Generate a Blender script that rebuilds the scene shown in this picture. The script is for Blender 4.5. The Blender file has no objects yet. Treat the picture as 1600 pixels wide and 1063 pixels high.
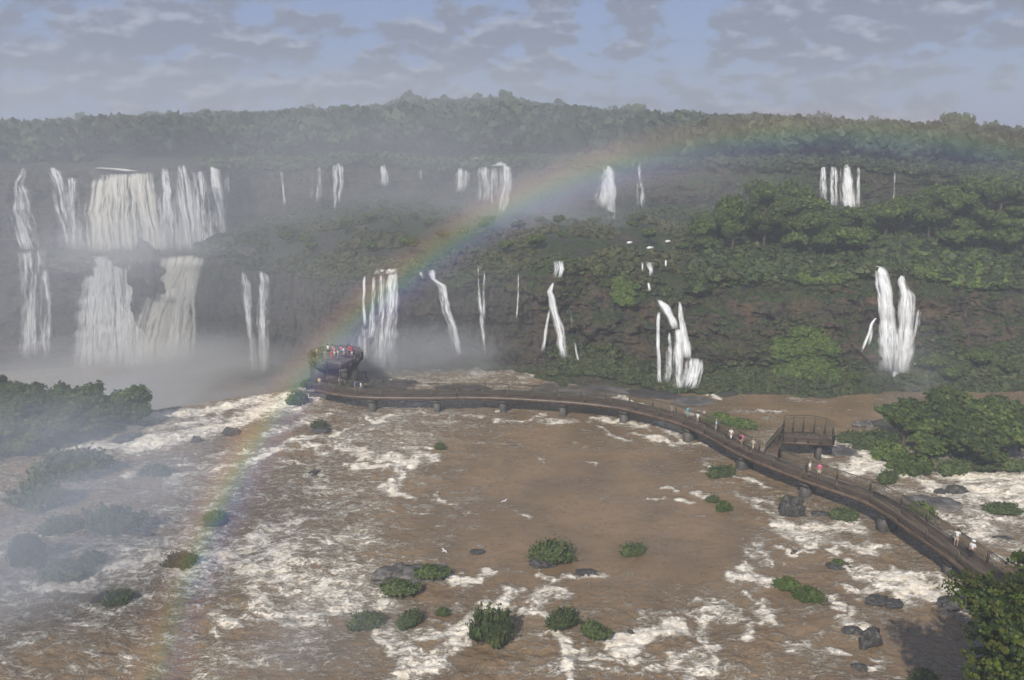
import bpy, math, random
import numpy as np
from mathutils import Vector, Matrix
R = math.radians
rng = np.random.default_rng(11)
random.seed(5)
sc = bpy.context.scene
C = sc.collection

# ------------------------------------------------------------------ camera
CAM_H = 37.0; FPX = 1130.0; PITCH = R(16.1)
cp, sp_ = math.cos(PITCH), math.sin(PITCH)
cam_d = bpy.data.cameras.new('camera'); cam = bpy.data.objects.new('camera', cam_d); C.objects.link(cam)
cam.location = (0, 0, CAM_H); cam.rotation_euler = (math.pi/2 - PITCH, 0, 0)
cam_d.sensor_width = 36; cam_d.lens = FPX/1600*36; cam_d.clip_start = 0.5; cam_d.clip_end = 6000
sc.camera = cam

# photo measurements -> points in the world (survey helpers: rays from the viewpoint to known levels)
def ray(px, py):
    a = (px-800)/FPX; b = (531.5-py)/FPX
    return a, cp + b*sp_, -sp_ + b*cp          # x, y(forward), z
def P(px, py, z=0.0):
    x, y, w = ray(px, py); t = (z-CAM_H)/w
    return Vector((x*t, y*t, z))
def azr(px, py):
    x, y, w = ray(px, py); return math.atan2(x, y), -w/math.hypot(x, y)     # azimuth, tan(depression)

# ------------------------------------------------------------------ noise (numpy)
def _h(ix, iy, iz, s):
    n = (ix*374761393 + iy*668265263 + iz*2147483647 + s*1274126177) & 0xffffffff
    n = ((n ^ (n >> 13))*1274126177) & 0xffffffff
    n = ((n ^ (n >> 16))*2246822519) & 0xffffffff
    return ((n ^ (n >> 15)) & 0xffffff)/float(0xffffff)
def vnoise(x, y, z, s=0):
    x = np.asarray(x, float); y = np.asarray(y, float)+0*x; z = np.asarray(z, float)+0*x
    ix = np.floor(x).astype(np.int64); iy = np.floor(y).astype(np.int64); iz = np.floor(z).astype(np.int64)
    fx, fy, fz = x-ix, y-iy, z-iz
    fx = fx*fx*(3-2*fx); fy = fy*fy*(3-2*fy); fz = fz*fz*(3-2*fz)
    r = 0
    for dx in (0, 1):
        for dy in (0, 1):
            for dz in (0, 1):
                w = (fx if dx else 1-fx)*(fy if dy else 1-fy)*(fz if dz else 1-fz)
                r = r + w*_h(ix+dx, iy+dy, iz+dz, s)
    return r*2-1
def fbm(x, y, z, o=4, s=0, ridged=False):
    r = 0; a = 1; t = 0
    for i in range(o):
        n = vnoise(x*2**i, y*2**i, z*2**i, s+i*7)
        r = r + a*((1-2*np.abs(n)) if ridged else n); t += a; a *= .5
    return r/t
def sstep(a, b, x):
    t = np.clip((x-a)/(b-a), 0, 1); return t*t*(3-2*t)

# ------------------------------------------------------------------ object helpers
def mesh_np(name, V, F, mats=(), smooth=False, attrs=None, fmat=None):
    """V (n,3), F: (m,4) or (m,3) or list of arrays"""
    V = np.asarray(V, np.float32); me = bpy.data.meshes.new(name)
    Fs = F if isinstance(F, list) else [F]
    Fs = [np.asarray(f, np.int32) for f in Fs if len(f)]
    loops = np.concatenate([f.ravel() for f in Fs]); tot = np.concatenate([np.full(len(f), f.shape[1], np.int32) for f in Fs])
    st = np.concatenate([[0], np.cumsum(tot)[:-1]]).astype(np.int32)
    me.vertices.add(len(V)); me.vertices.foreach_set('co', V.ravel())
    me.loops.add(len(loops)); me.loops.foreach_set('vertex_index', loops)
    me.polygons.add(len(tot)); me.polygons.foreach_set('loop_start', st); me.polygons.foreach_set('loop_total', tot)
    if smooth: me.polygons.foreach_set('use_smooth', np.ones(len(tot), bool))
    if fmat is not None: me.polygons.foreach_set('material_index', np.asarray(fmat, np.int32))
    for k, v in (attrs or {}).items():
        a = me.attributes.new(k, 'FLOAT', 'POINT'); a.data.foreach_set('value', np.asarray(v, np.float32))
    for m in mats: me.materials.append(m)
    me.update(calc_edges=True)
    return me
def link(name, me, parent=None):
    o = bpy.data.objects.new(name, me); C.objects.link(o)
    if parent is not None: o.parent = parent
    return o
def tag(o, label=None, cat=None, group=None, kind=None):
    if label: o['label'] = label
    if cat: o['category'] = cat
    if group: o['group'] = group
    if kind: o['kind'] = kind
    return o
def empty(name, loc, label, cat, group=None, rz=0, s=1):
    o = bpy.data.objects.new(name, None); C.objects.link(o); o.location = loc; o.rotation_euler = (0, 0, rz)
    o.scale = s if isinstance(s, (tuple, list)) else (s, s, s); o.empty_display_size = .5
    return tag(o, label, cat, group)
def copy_tree(o, parent=None):
    kids = list(o.children); c = o.copy(); C.objects.link(c)
    if parent is not None: c.parent = parent
    for k in kids: copy_tree(k, c)
    return c

class MB:
    def __init__(s): s.v = []; s.q = []; s.t = []; s.n = 0
    def add(s, V, q=(), t=()):
        V = np.asarray(V, float); s.v.append(V)
        for f in q: s.q.append([i+s.n for i in f])
        for f in t: s.t.append([i+s.n for i in f])
        s.n += len(V)
    def beam(s, a, b, w, h, up=(0, 0, 1)):
        a = Vector(a); b = Vector(b); d = (b-a).normalized(); u = Vector(up)
        sd = d.cross(u)
        if sd.length < 1e-4: sd = d.cross(Vector((0, 1, 0)))
        sd.normalize(); u = sd.cross(d).normalized()
        V = [p + sd*(w/2*i) + u*(h/2*j) for p in (a, b) for i, j in ((-1, -1), (1, -1), (1, 1), (-1, 1))]
        s.add([tuple(x) for x in V], [(0, 1, 2, 3), (7, 6, 5, 4), (0, 4, 5, 1), (1, 5, 6, 2), (2, 6, 7, 3), (3, 7, 4, 0)])
    def tube(s, pts, rad, n=8, cap=True):
        pts = [Vector(p) for p in pts]; rad = rad if isinstance(rad, (list, tuple)) else [rad]*len(pts)
        V = []; 
        for i, p in enumerate(pts):
            d = (pts[min(i+1, len(pts)-1)]-pts[max(i-1, 0)]).normalized()
            u = d.cross(Vector((0.13, 0.97, 0.2))).normalized(); w = d.cross(u)
            for k in range(n):
                t = 2*math.pi*k/n; V.append(tuple(p+(u*math.cos(t)+w*math.sin(t))*rad[i]))
        q = [(i*n+k, i*n+(k+1) % n, (i+1)*n+(k+1) % n, (i+1)*n+k) for i in range(len(pts)-1) for k in range(n)]
        t = []
        if cap:
            V += [tuple(pts[0]), tuple(pts[-1])]; a = len(V)-2
            t = [(a, (k+1) % n, k) for k in range(n)] + [(a+1, (len(pts)-1)*n+k, (len(pts)-1)*n+(k+1) % n) for k in range(n)]
        s.add(V, q, t)
    def prism(s, poly, z0, z1, z0in=1.0, cen=None):
        n = len(poly); cx = sum(p[0] for p in poly)/n; cy = sum(p[1] for p in poly)/n
        V = [(cx+(p[0]-cx)*z0in, cy+(p[1]-cy)*z0in, z0) for p in poly]+[(p[0], p[1], z1) for p in poly]+[(cx, cy, z0), (cx, cy, z1)]
        s.add(V, [(k, (k+1) % n, n+(k+1) % n, n+k) for k in range(n)], [(2*n, (k+1) % n, k) for k in range(n)]+[(2*n+1, n+k, n+(k+1) % n) for k in range(n)])
    def build(s, name, mat, parent=None, smooth=False):
        V = np.concatenate(s.v); F = []
        if s.q: F.append(np.array(s.q))
        if s.t: F.append(np.array(s.t))
        return link(name, mesh_np(name, V, F, [mat], smooth), parent)

# ------------------------------------------------------------------ materials
def newmat(name):
    m = bpy.data.materials.new(name); m.use_nodes = True; nt = m.node_tree; nt.nodes.clear(); return m, nt
def N(nt, t, **kw):
    n = nt.nodes.new(t)
    for k, v in kw.items():
        if k.startswith('i_'):
            key = k[2:]; key = int(key) if key.isdigit() else key.replace('_', ' ')
            n.inputs[key].default_value = v
        else: setattr(n, k, v)
    return n
def L(nt, a, b): nt.links.new(a, b)
def mixc(nt, fac, a, b, bt='MIX'):
    n = nt.nodes.new('ShaderNodeMix'); n.data_type = 'RGBA'; n.blend_type = bt
    for s, v in ((n.inputs[0], fac), (n.inputs[6], a), (n.inputs[7], b)):
        if isinstance(v, bpy.types.NodeSocket): L(nt, v, s)
        elif isinstance(v, (tuple, list)): s.default_value = (*v[:3], 1)
        else: s.default_value = v
    return n.outputs[2]
def math_(nt, op, a, b=None, c=None, clamp=False):
    n = nt.nodes.new('ShaderNodeMath'); n.operation = op; n.use_clamp = clamp
    for s, v in zip(n.inputs, (a, b, c)):
        if v is None: continue
        if isinstance(v, bpy.types.NodeSocket): L(nt, v, s)
        else: s.default_value = v
    return n.outputs[0]
def rng_(nt, v, a, b, c=0., d=1., smooth=True):
    n = nt.nodes.new('ShaderNodeMapRange'); n.interpolation_type = 'SMOOTHSTEP' if smooth else 'LINEAR'
    L(nt, v, n.inputs[0])
    for i, x in zip((1, 2, 3, 4), (a, b, c, d)):
        if isinstance(x, bpy.types.NodeSocket): L(nt, x, n.inputs[i])
        else: n.inputs[i].default_value = x
    return n.outputs[0]
def noise(nt, vec, scale, detail=4, rough=.55, dist=0., norm=True):
    n = N(nt, 'ShaderNodeTexNoise'); n.inputs['Scale'].default_value = scale; n.inputs['Detail'].default_value = detail
    n.inputs['Roughness'].default_value = rough; n.inputs['Distortion'].default_value = dist
    if vec is not None: L(nt, vec, n.inputs['Vector'])
    return n.outputs['Fac']
def mapping(nt, vec, sc_=(1, 1, 1), rz=0., loc=(0, 0, 0)):
    n = N(nt, 'ShaderNodeMapping'); L(nt, vec, n.inputs[0]); n.inputs['Scale'].default_value = sc_; n.inputs['Rotation'].default_value = (0, 0, rz)
    n.inputs['Location'].default_value = loc
    return n.outputs[0]
def principled(nt, col, rough=.6, bump=None, bs=.3, bd=.1, spec=.3, metallic=0.):
    p = N(nt, 'ShaderNodeBsdfPrincipled')
    for s, v in ((p.inputs['Base Color'], col), (p.inputs['Roughness'], rough)):
        if isinstance(v, bpy.types.NodeSocket): L(nt, v, s)
        elif isinstance(v, (tuple, list)): s.default_value = (*v[:3], 1)
        else: s.default_value = v
    p.inputs['Specular IOR Level'].default_value = spec; p.inputs['Metallic'].default_value = metallic
    if bump is not None:
        b = N(nt, 'ShaderNodeBump'); b.inputs['Strength'].default_value = bs; b.inputs['Distance'].default_value = bd
        L(nt, bump, b.inputs['Height']); L(nt, b.outputs[0], p.inputs['Normal'])
    return p
def out(nt, sh, vol=None):
    o = N(nt, 'ShaderNodeOutputMaterial')
    if sh is not None: L(nt, sh, o.inputs['Surface'])
    if vol is not None: L(nt, vol, o.inputs['Volume'])
def objco(nt): return N(nt, 'ShaderNodeTexCoord').outputs['Object']
def geopos(nt): return N(nt, 'ShaderNodeNewGeometry').outputs['Position']

def simple_mat(name, col, rough=.7, var=.3, scale=2., spec=.3, bump=.2):
    m, nt = newmat(name); co = objco(nt); n = noise(nt, co, scale, 5)
    f = rng_(nt, n, .3, .7)
    c = mixc(nt, f, tuple(x*(1-var) for x in col), tuple(min(1, x*(1+var)) for x in col))
    out(nt, principled(nt, c, rough, n, bump, .02, spec).outputs[0]); return m

def leaf_mat(name, dark, light, warm, rough=.55):
    m, nt = newmat(name)
    at = N(nt, 'ShaderNodeAttribute', attribute_name='tint').outputs['Fac']
    hu = N(nt, 'ShaderNodeAttribute', attribute_name='hue').outputs['Fac']
    oi = N(nt, 'ShaderNodeObjectInfo').outputs['Random']
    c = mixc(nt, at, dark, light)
    c = mixc(nt, hu, c, warm)
    f = math_(nt, 'MULTIPLY_ADD', oi, .5, .75)
    cc = N(nt, 'ShaderNodeVectorMath', operation='SCALE'); L(nt, c, cc.inputs[0]); L(nt, f, cc.inputs['Scale'])
    p = principled(nt, cc.outputs[0], rough, spec=.25)
    tr = N(nt, 'ShaderNodeBsdfTranslucent'); L(nt, cc.outputs[0], tr.inputs[0])
    mx = N(nt, 'ShaderNodeMixShader'); mx.inputs[0].default_value = .25; L(nt, p.outputs[0], mx.inputs[1]); L(nt, tr.outputs[0], mx.inputs[2])
    out(nt, mx.outputs[0]); return m

def rock_mat(name='wet basalt'):
    m, nt = newmat(name); po = geopos(nt)
    n1 = noise(nt, po, .22, 8, .65); n2 = noise(nt, po, 1.3, 9, .72); n3 = noise(nt, mapping(nt, po, (1, 1, .14)), 1.6, 7, .65)
    n4 = noise(nt, mapping(nt, po, (.25, .25, 1.6)), 1.1, 6, .6)
    c = mixc(nt, rng_(nt, n2, .35, .7), (.03, .027, .024), (.12, .10, .08))
    c = mixc(nt, rng_(nt, n1, .52, .66, 0, .55), c, (.17, .125, .085))
    c = mixc(nt, rng_(nt, n3, .55, .7, 0, .55), c, (.15, .135, .11))
    c = mixc(nt, rng_(nt, n3, .46, .36, 0, .8), c, (.018, .017, .016))  # crevice shade put into the colour: near-black cracks, upright here, level below
    c = mixc(nt, rng_(nt, n4, .42, .34, 0, .7), c, (.02, .019, .018))
    wm = N(nt, 'ShaderNodeAttribute', attribute_name='warm').outputs['Fac']
    nw = noise(nt, mapping(nt, po, (1, 1, 1.3), 0, (3, 50, 9)), .35, 8, .65)
    c = mixc(nt, math_(nt, 'MULTIPLY', rng_(nt, nw, .44, .6), wm), c, (.19, .125, .075))
    c = mixc(nt, math_(nt, 'MULTIPLY', rng_(nt, n2, .58, .7), wm), c, (.24, .22, .18))
    moss = noise(nt, mapping(nt, po, (1, 1, 1), 0, (33, 5, 9)), .16, 7, .62)
    nz = N(nt, 'ShaderNodeSeparateXYZ'); L(nt, N(nt, 'ShaderNodeNewGeometry').outputs['Normal'], nz.inputs[0])
    up = rng_(nt, nz.outputs[2], .05, .75, 0., .3)
    gr = N(nt, 'ShaderNodeAttribute', attribute_name='green').outputs['Fac']
    mf = rng_(nt, math_(nt, 'ADD', math_(nt, 'ADD', moss, up), math_(nt, 'MULTIPLY', gr, .35)), .62, .85)
    gc = mixc(nt, rng_(nt, n2, .38, .62), (.018, .032, .012), (.075, .11, .03))
    gc = mixc(nt, rng_(nt, n1, .5, .62, 0, .7), gc, (.11, .095, .05))
    c = mixc(nt, mf, c, gc)
    out(nt, principled(nt, c, .7, math_(nt, 'ADD', math_(nt, 'ADD', n2, n4), n3), 1., .9, .3).outputs[0]); return m

M_rock = rock_mat()
M_boulder = simple_mat('dark wet rock', (.05, .046, .042), .5, .5, 2.5, .35, .9)
M_slab = simple_mat('grey rock', (.11, .1, .09), .5, .5, 1.2, .4, .8)
M_leaf_far = leaf_mat('far forest leaves', (.018, .032, .016), (.052, .078, .036), (.10, .085, .05))
M_leaf = leaf_mat('tree leaves', (.026, .048, .012), (.15, .21, .04), (.16, .14, .035))
M_leaf_wet = leaf_mat('wet shrub leaves', (.022, .038, .015), (.085, .12, .035), (.14, .12, .055))
M_leaf_isl = leaf_mat('islet shrub leaves', (.045, .07, .026), (.13, .18, .055), (.17, .16, .06))
M_leaf_bright = leaf_mat('bright grass leaves', (.05, .085, .02), (.13, .20, .035), (.2, .2, .05))
M_leaf_near = leaf_mat('near tree leaves', (.018, .034, .008), (.105, .15, .018), (.18, .17, .03))
M_bark = simple_mat('bark', (.10, .075, .05), .85, .4, 3., .2, .6)

# ---- river
def river_mat():
    m, nt = newmat('muddy river'); po = geopos(nt)
    foam = N(nt, 'ShaderNodeAttribute', attribute_name='foam').outputs['Fac']
    spd = N(nt, 'ShaderNodeAttribute', attribute_name='speed').outputs['Fac']
    pf = mapping(nt, po, (.42, 1.35, 1.), R(18))
    nA = noise(nt, pf, .55, 9, .62, 1.2)
    nB = noise(nt, mapping(nt, po, (.8, 1.3, 1.), R(-12), (7, 3, 0)), 1.6, 8, .65, 1.6)
    nC = noise(nt, mapping(nt, po, (1, 1, 1), 0, (1, 31, 0)), .12, 5)
    rA = math_(nt, 'SUBTRACT', 1., math_(nt, 'MULTIPLY', math_(nt, 'ABSOLUTE', math_(nt, 'SUBTRACT', nA, .5)), 5.), clamp=True)
    rB = math_(nt, 'SUBTRACT', 1., math_(nt, 'MULTIPLY', math_(nt, 'ABSOLUTE', math_(nt, 'SUBTRACT', nB, .5)), 5.), clamp=True)
    lace = math_(nt, 'ADD', math_(nt, 'MULTIPLY', rA, .55), math_(nt, 'MULTIPLY', rB, .45))
    body = rng_(nt, nB, .3, .7)
    # filaments where the mask is weak, solid but mottled where it is strong
    nH = noise(nt, mapping(nt, po, (.6, 1.9, 1.), R(14), (3, 9, 0)), 1.0, 10, .72, .9)
    nL = noise(nt, mapping(nt, po, (.6, 1.5, 1.), R(14), (13, 2, 0)), .35, 6, .6, .5)
    brk = math_(nt, 'ADD', math_(nt, 'MULTIPLY', math_(nt, 'SUBTRACT', nH, .5), 2.6), math_(nt, 'MULTIPLY', math_(nt, 'SUBTRACT', nL, .5), 1.6))
    def ridge(n, k): return math_(nt, 'SUBTRACT', 1., math_(nt, 'MULTIPLY', math_(nt, 'ABSOLUTE', math_(nt, 'SUBTRACT', n, .5)), k), clamp=True)
    nR = noise(nt, mapping(nt, po, (.75, 1.35, 1.), R(20), (5, 17, 0)), .8, 4, .55, 2.2)
    nS = noise(nt, mapping(nt, po, (.8, 1.4, 1.), R(-8), (25, 1, 0)), 2.2, 5, .6, 1.8)
    nT = noise(nt, mapping(nt, po, (.7, 1.4, 1.), R(30), (45, 7, 0)), .33, 4, .5, 2.0)
    lines = math_(nt, 'ADD', math_(nt, 'MULTIPLY', ridge(nR, 9.), .5), math_(nt, 'ADD', math_(nt, 'MULTIPLY', ridge(nS, 8.), .38), math_(nt, 'MULTIPLY', ridge(nT, 12.), .4)))
    t_ = math_(nt, 'ADD', math_(nt, 'MULTIPLY', foam, 1.55), math_(nt, 'ADD', math_(nt, 'MULTIPLY', brk, .85), math_(nt, 'MULTIPLY', math_(nt, 'SUBTRACT', lines, .38), .85)))
    fo = rng_(nt, t_, .44, 1.34)
    mud = mixc(nt, rng_(nt, nC, .35, .65), (.155, .104, .056), (.235, .155, .080))
    mud = mixc(nt, rng_(nt, nA, .4, .75, 0, .4), mud, (.24, .18, .12))
    milky = mixc(nt, math_(nt, 'MULTIPLY', rng_(nt, math_(nt, 'ADD', foam, math_(nt, 'MULTIPLY', brk, .3)), .1, .9), .45), mud, (.38, .31, .22))
    fc = mixc(nt, rng_(nt, nB, .35, .7), (.58, .50, .38), (.88, .83, .73))
    c = mixc(nt, fo, milky, fc)
    rip = math_(nt, 'ADD', math_(nt, 'MULTIPLY', nA, .6), math_(nt, 'MULTIPLY', noise(nt, po, 2.2, 6, .6), .3))
    h = math_(nt, 'ADD', math_(nt, 'MULTIPLY', rip, math_(nt, 'MULTIPLY_ADD', spd, .7, .18)), math_(nt, 'MULTIPLY', fo, .5))
    ro = math_(nt, 'MULTIPLY_ADD', fo, .5, .2)
    out(nt, principled(nt, c, ro, h, .8, .6, .35).outputs[0]); return m
M_river = river_mat()

# ---- falling water
def falls_mat(name, c1, c2, cover=.5):
    m, nt = newmat(name)
    uv = N(nt, 'ShaderNodeCombineXYZ')
    L(nt, N(nt, 'ShaderNodeAttribute', attribute_name='fu').outputs['Fac'], uv.inputs[0])
    L(nt, N(nt, 'ShaderNodeAttribute', attribute_name='fv').outputs['Fac'], uv.inputs[1])
    L(nt, N(nt, 'ShaderNodeAttribute', attribute_name='fid').outputs['Fac'], uv.inputs[2])
    n1 = noise(nt, mapping(nt, uv.outputs[0], (1.5, .085, 1)), 1., 7, .62, .25)
    n2 = noise(nt, mapping(nt, uv.outputs[0], (4.5, .5, 1)), 1., 6, .65, .15)
    d = N(nt, 'ShaderNodeAttribute', attribute_name='dens').outputs['Fac']
    s = math_(nt, 'ADD', math_(nt, 'MULTIPLY', n1, .7), math_(nt, 'MULTIPLY', n2, .3))
    al = rng_(nt, math_(nt, 'ADD', math_(nt, 'MULTIPLY_ADD', math_(nt, 'SUBTRACT', s, .5), 2.7, .5), d), .72, 1.36, 0, .92)
    al = math_(nt, 'MULTIPLY', al, N(nt, 'ShaderNodeAttribute', attribute_name='soft').outputs['Fac'])
    c = mixc(nt, rng_(nt, n2, .3, .68), c1, c2)
    df = principled(nt, c, .8, s, .3, .3, .15)
    tr = N(nt, 'ShaderNodeBsdfTransparent'); mx = N(nt, 'ShaderNodeMixShader')
    L(nt, al, mx.inputs[0]); L(nt, tr.outputs[0], mx.inputs[1]); L(nt, df.outputs[0], mx.inputs[2])
    out(nt, mx.outputs[0]); return m
M_fall = falls_mat('white falling water', (.62, .63, .63), (.93, .93, .91))
M_fall_c = falls_mat('silty falling water', (.74, .70, .60), (.95, .92, .82))

# ------------------------------------------------------------------ terrain profile: lofted around the valley
def curve(pts, z=None):
    """photo points on a known level -> function of azimuth giving range"""
    a = []; v = []
    for p in pts:
        az, td = azr(p[0], p[1]); a.append(az); v.append((CAM_H-(p[2] if z is None else z))/td)
    i = np.argsort(a); a = np.array(a)[i]; v = np.array(v)[i]
    return lambda x: np.interp(x, a, v)
def zcurve(pts, rfun):
    a = []; v = []
    for p in pts:
        az, td = azr(p[0], p[1]); a.append(az); v.append(CAM_H-float(rfun(az))*td)
    i = np.argsort(a); a = np.array(a)[i]; v = np.array(v)[i]
    return lambda x: np.interp(x, a, v)
def acurve(pts):    # (px, value) at py=400
    a = np.array([azr(p[0], 420)[0] for p in pts]); v = np.array([p[1] for p in pts]); return lambda x: np.interp(x, a, v)

LOW = -10.0
base1 = curve([(-500, 575, LOW), (-100, 578, LOW), (0, 578, LOW), (100, 572, LOW), (210, 570, LOW), (310, 576, LOW), (400, 592, LOW), (470, 592, -7), (520, 588, -2), (560, 582, 0),
               (650, 577, 0), (720, 574, 0), (800, 580, 0), (870, 588, 0), (960, 597, 0), (1060, 608, 0), (1110, 603, 0), (1180, 600, 0), (1280, 606, 0), (1370, 606, 0),
               (1410, 598, 0), (1500, 598, 0), (1600, 596, 0), (1900, 590, 0), (2200, 580, 0)])
set1 = acurve([(-500, 7), (300, 7), (400, 6), (600, 6), (900, 8), (1100, 9), (1400, 9), (1600, 9)])
top1r = lambda a: base1(a)+set1(a)
top1z = zcurve([(-500, 400), (0, 398), (80, 398), (140, 400), (230, 398), (320, 398), (345, 385), (380, 412), (420, 422), (480, 430), (560, 432), (600, 424), (660, 426), (750, 418), (810, 424),
                (870, 410), (960, 424), (1020, 448), (1050, 466), (1090, 462), (1120, 442), (1200, 436), (1300, 434), (1370, 418), (1420, 424), (1500, 440), (1600, 444), (2200, 450)], top1r)
base2 = lambda a: top1r(a)+acurve([(-500, 14), (0, 12), (200, 12), (320, 14), (400, 40), (500, 55), (700, 62), (1000, 66), (1200, 66), (1400, 66), (1600, 66), (2200, 66)])(a)
base2z = zcurve([(-500, 390), (0, 388), (200, 390), (330, 384), (400, 352), (500, 336), (600, 318), (750, 338), (850, 345), (950, 350), (1010, 330), (1200, 330), (1330, 333), (1400, 328), (1500, 322), (1600, 318), (2200, 310)], base2)
top2r = lambda a: base2(a)+4.5
top2z = zcurve([(-500, 262), (0, 264), (100, 266), (200, 260), (280, 262), (350, 258), (440, 260), (530, 254), (600, 252), (720, 262), (750, 256), (790, 254), (950, 256), (1000, 258), (1290, 258), (1330, 258),
                (1400, 266), (1500, 268), (1600, 262), (2200, 262)], top2r)
plr = lambda a: top2r(a)+28
hillr = lambda a: 500+0*a
SKY = [(-500, 196), (0, 189), (100, 185), (200, 180), (300, 177), (400, 172), (500, 168), (580, 163), (650, 156), (720, 153), (790, 152), (850, 160), (900, 165), (980, 171), (1060, 173), (1150, 177), (1250, 180), (1330, 185),
       (1400, 189), (1480, 193), (1600, 198), (2200, 200)]
hillz = zcurve([(x, y+float(np.interp(x, [0, 400, 790, 1100, 1600], [46, 34, 28, 36, 40]))) for x, y in SKY], hillr)

_sa = [azr(x, y)[0] for x, y in SKY]; _st = [azr(x, y)[1] for x, y in SKY]; skyt = lambda a: np.interp(a, _sa, _st)
def profile(a):
    """range and height break points for azimuths a -> (k,n) arrays"""
    a = np.atleast_1d(a); b = base1(a); zb = np.interp(a, [azr(400, 590)[0], azr(540, 590)[0]], [LOW, 0.0])
    t1r, t1z = top1r(a), top1z(a); b2, b2z = base2(a), base2z(a); t2r, t2z = top2r(a), top2z(a)
    tal = acurve([(-500, 2), (500, 3), (900, 5), (1150, 7), (1300, 9), (1380, 5), (1450, 8), (1600, 9)])(a)
    talh = acurve([(-500, 1), (500, 1.), (800, 1.2), (950, 3.), (1060, .8), (1110, 1.5), (1200, 2.5), (1270, 4.5), (1310, 4), (1370, 1.8), (1440, 2), (1500, 3.5), (1600, 4.5)])(a)
    pr = plr(a); hz = hillz(a)
    rr = np.array([b-14, b-tal*.5, b+1.0, t1r, t1r+(b2-t1r)*.5, b2, t2r, pr, pr+(500-pr)*.4, 500+0*a, 590+0*a, 700+0*a])
    lift = acurve([(-500, 0), (330, 0), (420, 1.5), (900, 2), (1080, 1), (1200, 4.0), (1270, 1), (1400, 0), (1500, 4), (1600, 6)])(a)
    zz = np.array([zb-3.0, zb-.3, zb+talh, t1z, t1z*.5+b2z*.5+lift, b2z, t2z, t2z+1.0, (t2z+1)*.55+hz*.45, hz, hz-6, hz-16])
    return rr, zz
def ground(x, y):
    a = np.arctan2(x, y); r = np.hypot(x, y); rr, zz = profile(a)
    return float(np.interp(r, rr[:, 0], zz[:, 0]))
AZ0, AZ1, NA = R(-46), R(46), 860
azs = np.linspace(AZ0, AZ1, NA); rr, zz = profile(azs)
segs = [4, 16, 90, 34, 34, 64, 8, 26, 20, 5, 8]
rows_r = []; rows_z = []; seg_id = []
for k, n in enumerate(segs):
    for i in range(n):
        t = i/n; rows_r.append(rr[k]*(1-t)+rr[k+1]*t); zt = zz[k]*(1-t)+zz[k+1]*t; rows_z.append(zt); seg_id.append(k+t)
rows_r.append(rr[-1]); rows_z.append(zz[-1]); seg_id.append(len(segs))
Rr = np.array(rows_r); Zz = np.array(rows_z); sid = np.array(seg_id)[:, None]+0*Rr
A = np.broadcast_to(azs, Rr.shape)
X = Rr*np.sin(A); Y = Rr*np.cos(A)
face = np.where((sid >= 2) & (sid < 3), 1, 0)*np.sin(np.clip(sid-2, 0, 1)*math.pi)**.5 + np.where((sid >= 5) & (sid < 6), 1, 0)*np.sin(np.clip(sid-5, 0, 1)*math.pi)**.5
amb = np.where((sid > 1) & (sid < 9), .35, .12)
n1 = fbm(X*.11, Y*.11, Zz*.09, 4, 3); n2 = fbm(X*.35, Y*.35, Zz*.3, 4, 9, True); ledge = fbm(X*.03, Y*.03, Zz*.33, 3, 21)
col = fbm(X*.55, Y*.55, Zz*.06, 3, 41, True)
led2 = np.round(ledge*5)/5
blk = np.round(fbm(X*.16, Y*.16, Zz*.22, 2, 71)*3)/3
disp = face*(2.2*n1+1.3*n2+2.2*led2+1.2*col+2.2*blk)+amb*(1.2*n2+1.5*n1)*.6
Rr2 = Rr-disp
X2 = Rr2*np.sin(A); Y2 = Rr2*np.cos(A)
Z2 = Zz+(1-face)*amb*(2.5*fbm(X*.09, Y*.09, 0, 4, 61)+1.0*n2)*np.where(sid < 9, 1, 2)*np.where(sid < 1, 0, 1)
NR = Rr.shape[0]
idx = np.arange(NR*NA).reshape(NR, NA)
F = np.stack([idx[:-1, :-1], idx[:-1, 1:], idx[1:, 1:], idx[1:, :-1]], -1).reshape(-1, 4)
pxA = 800+FPX*np.tan(A)*.97
green = np.where(sid > 3, np.interp(pxA, [0, 1000, 1150], [-.2, .0, .5]), 0)+np.where((sid <= 2.15), np.interp(pxA, [0, 900, 1100, 1300], [-.4, .0, .3, .8]), 0)+np.where((sid > 2) & (sid < 3), np.interp(pxA, [0, 500, 900, 1150, 1600], [-.7, -.5, -.25, -.1, -.15]), 0)
green = green+np.where((sid >= 2.75) & (sid < 3), .5, 0)+np.where((sid >= 5) & (sid < 6), -.4, 0)
warm = np.interp(pxA, [600, 850, 1100, 1600], [0, .35, .8, .9])*np.where((sid > 1) & (sid < 3.1), 1, .3)
V = np.stack([X2, Y2, Z2], -1).reshape(-1, 3)
ter = link('terrain', mesh_np('terrain', V, F, [M_rock], False, {'green': green.ravel(), 'warm': warm.ravel()}))
tag(ter, 'rocky two-tier basalt cliffs and the wooded slopes behind the river', kind='structure')
TV = V.reshape(NR, NA, 3)

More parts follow.
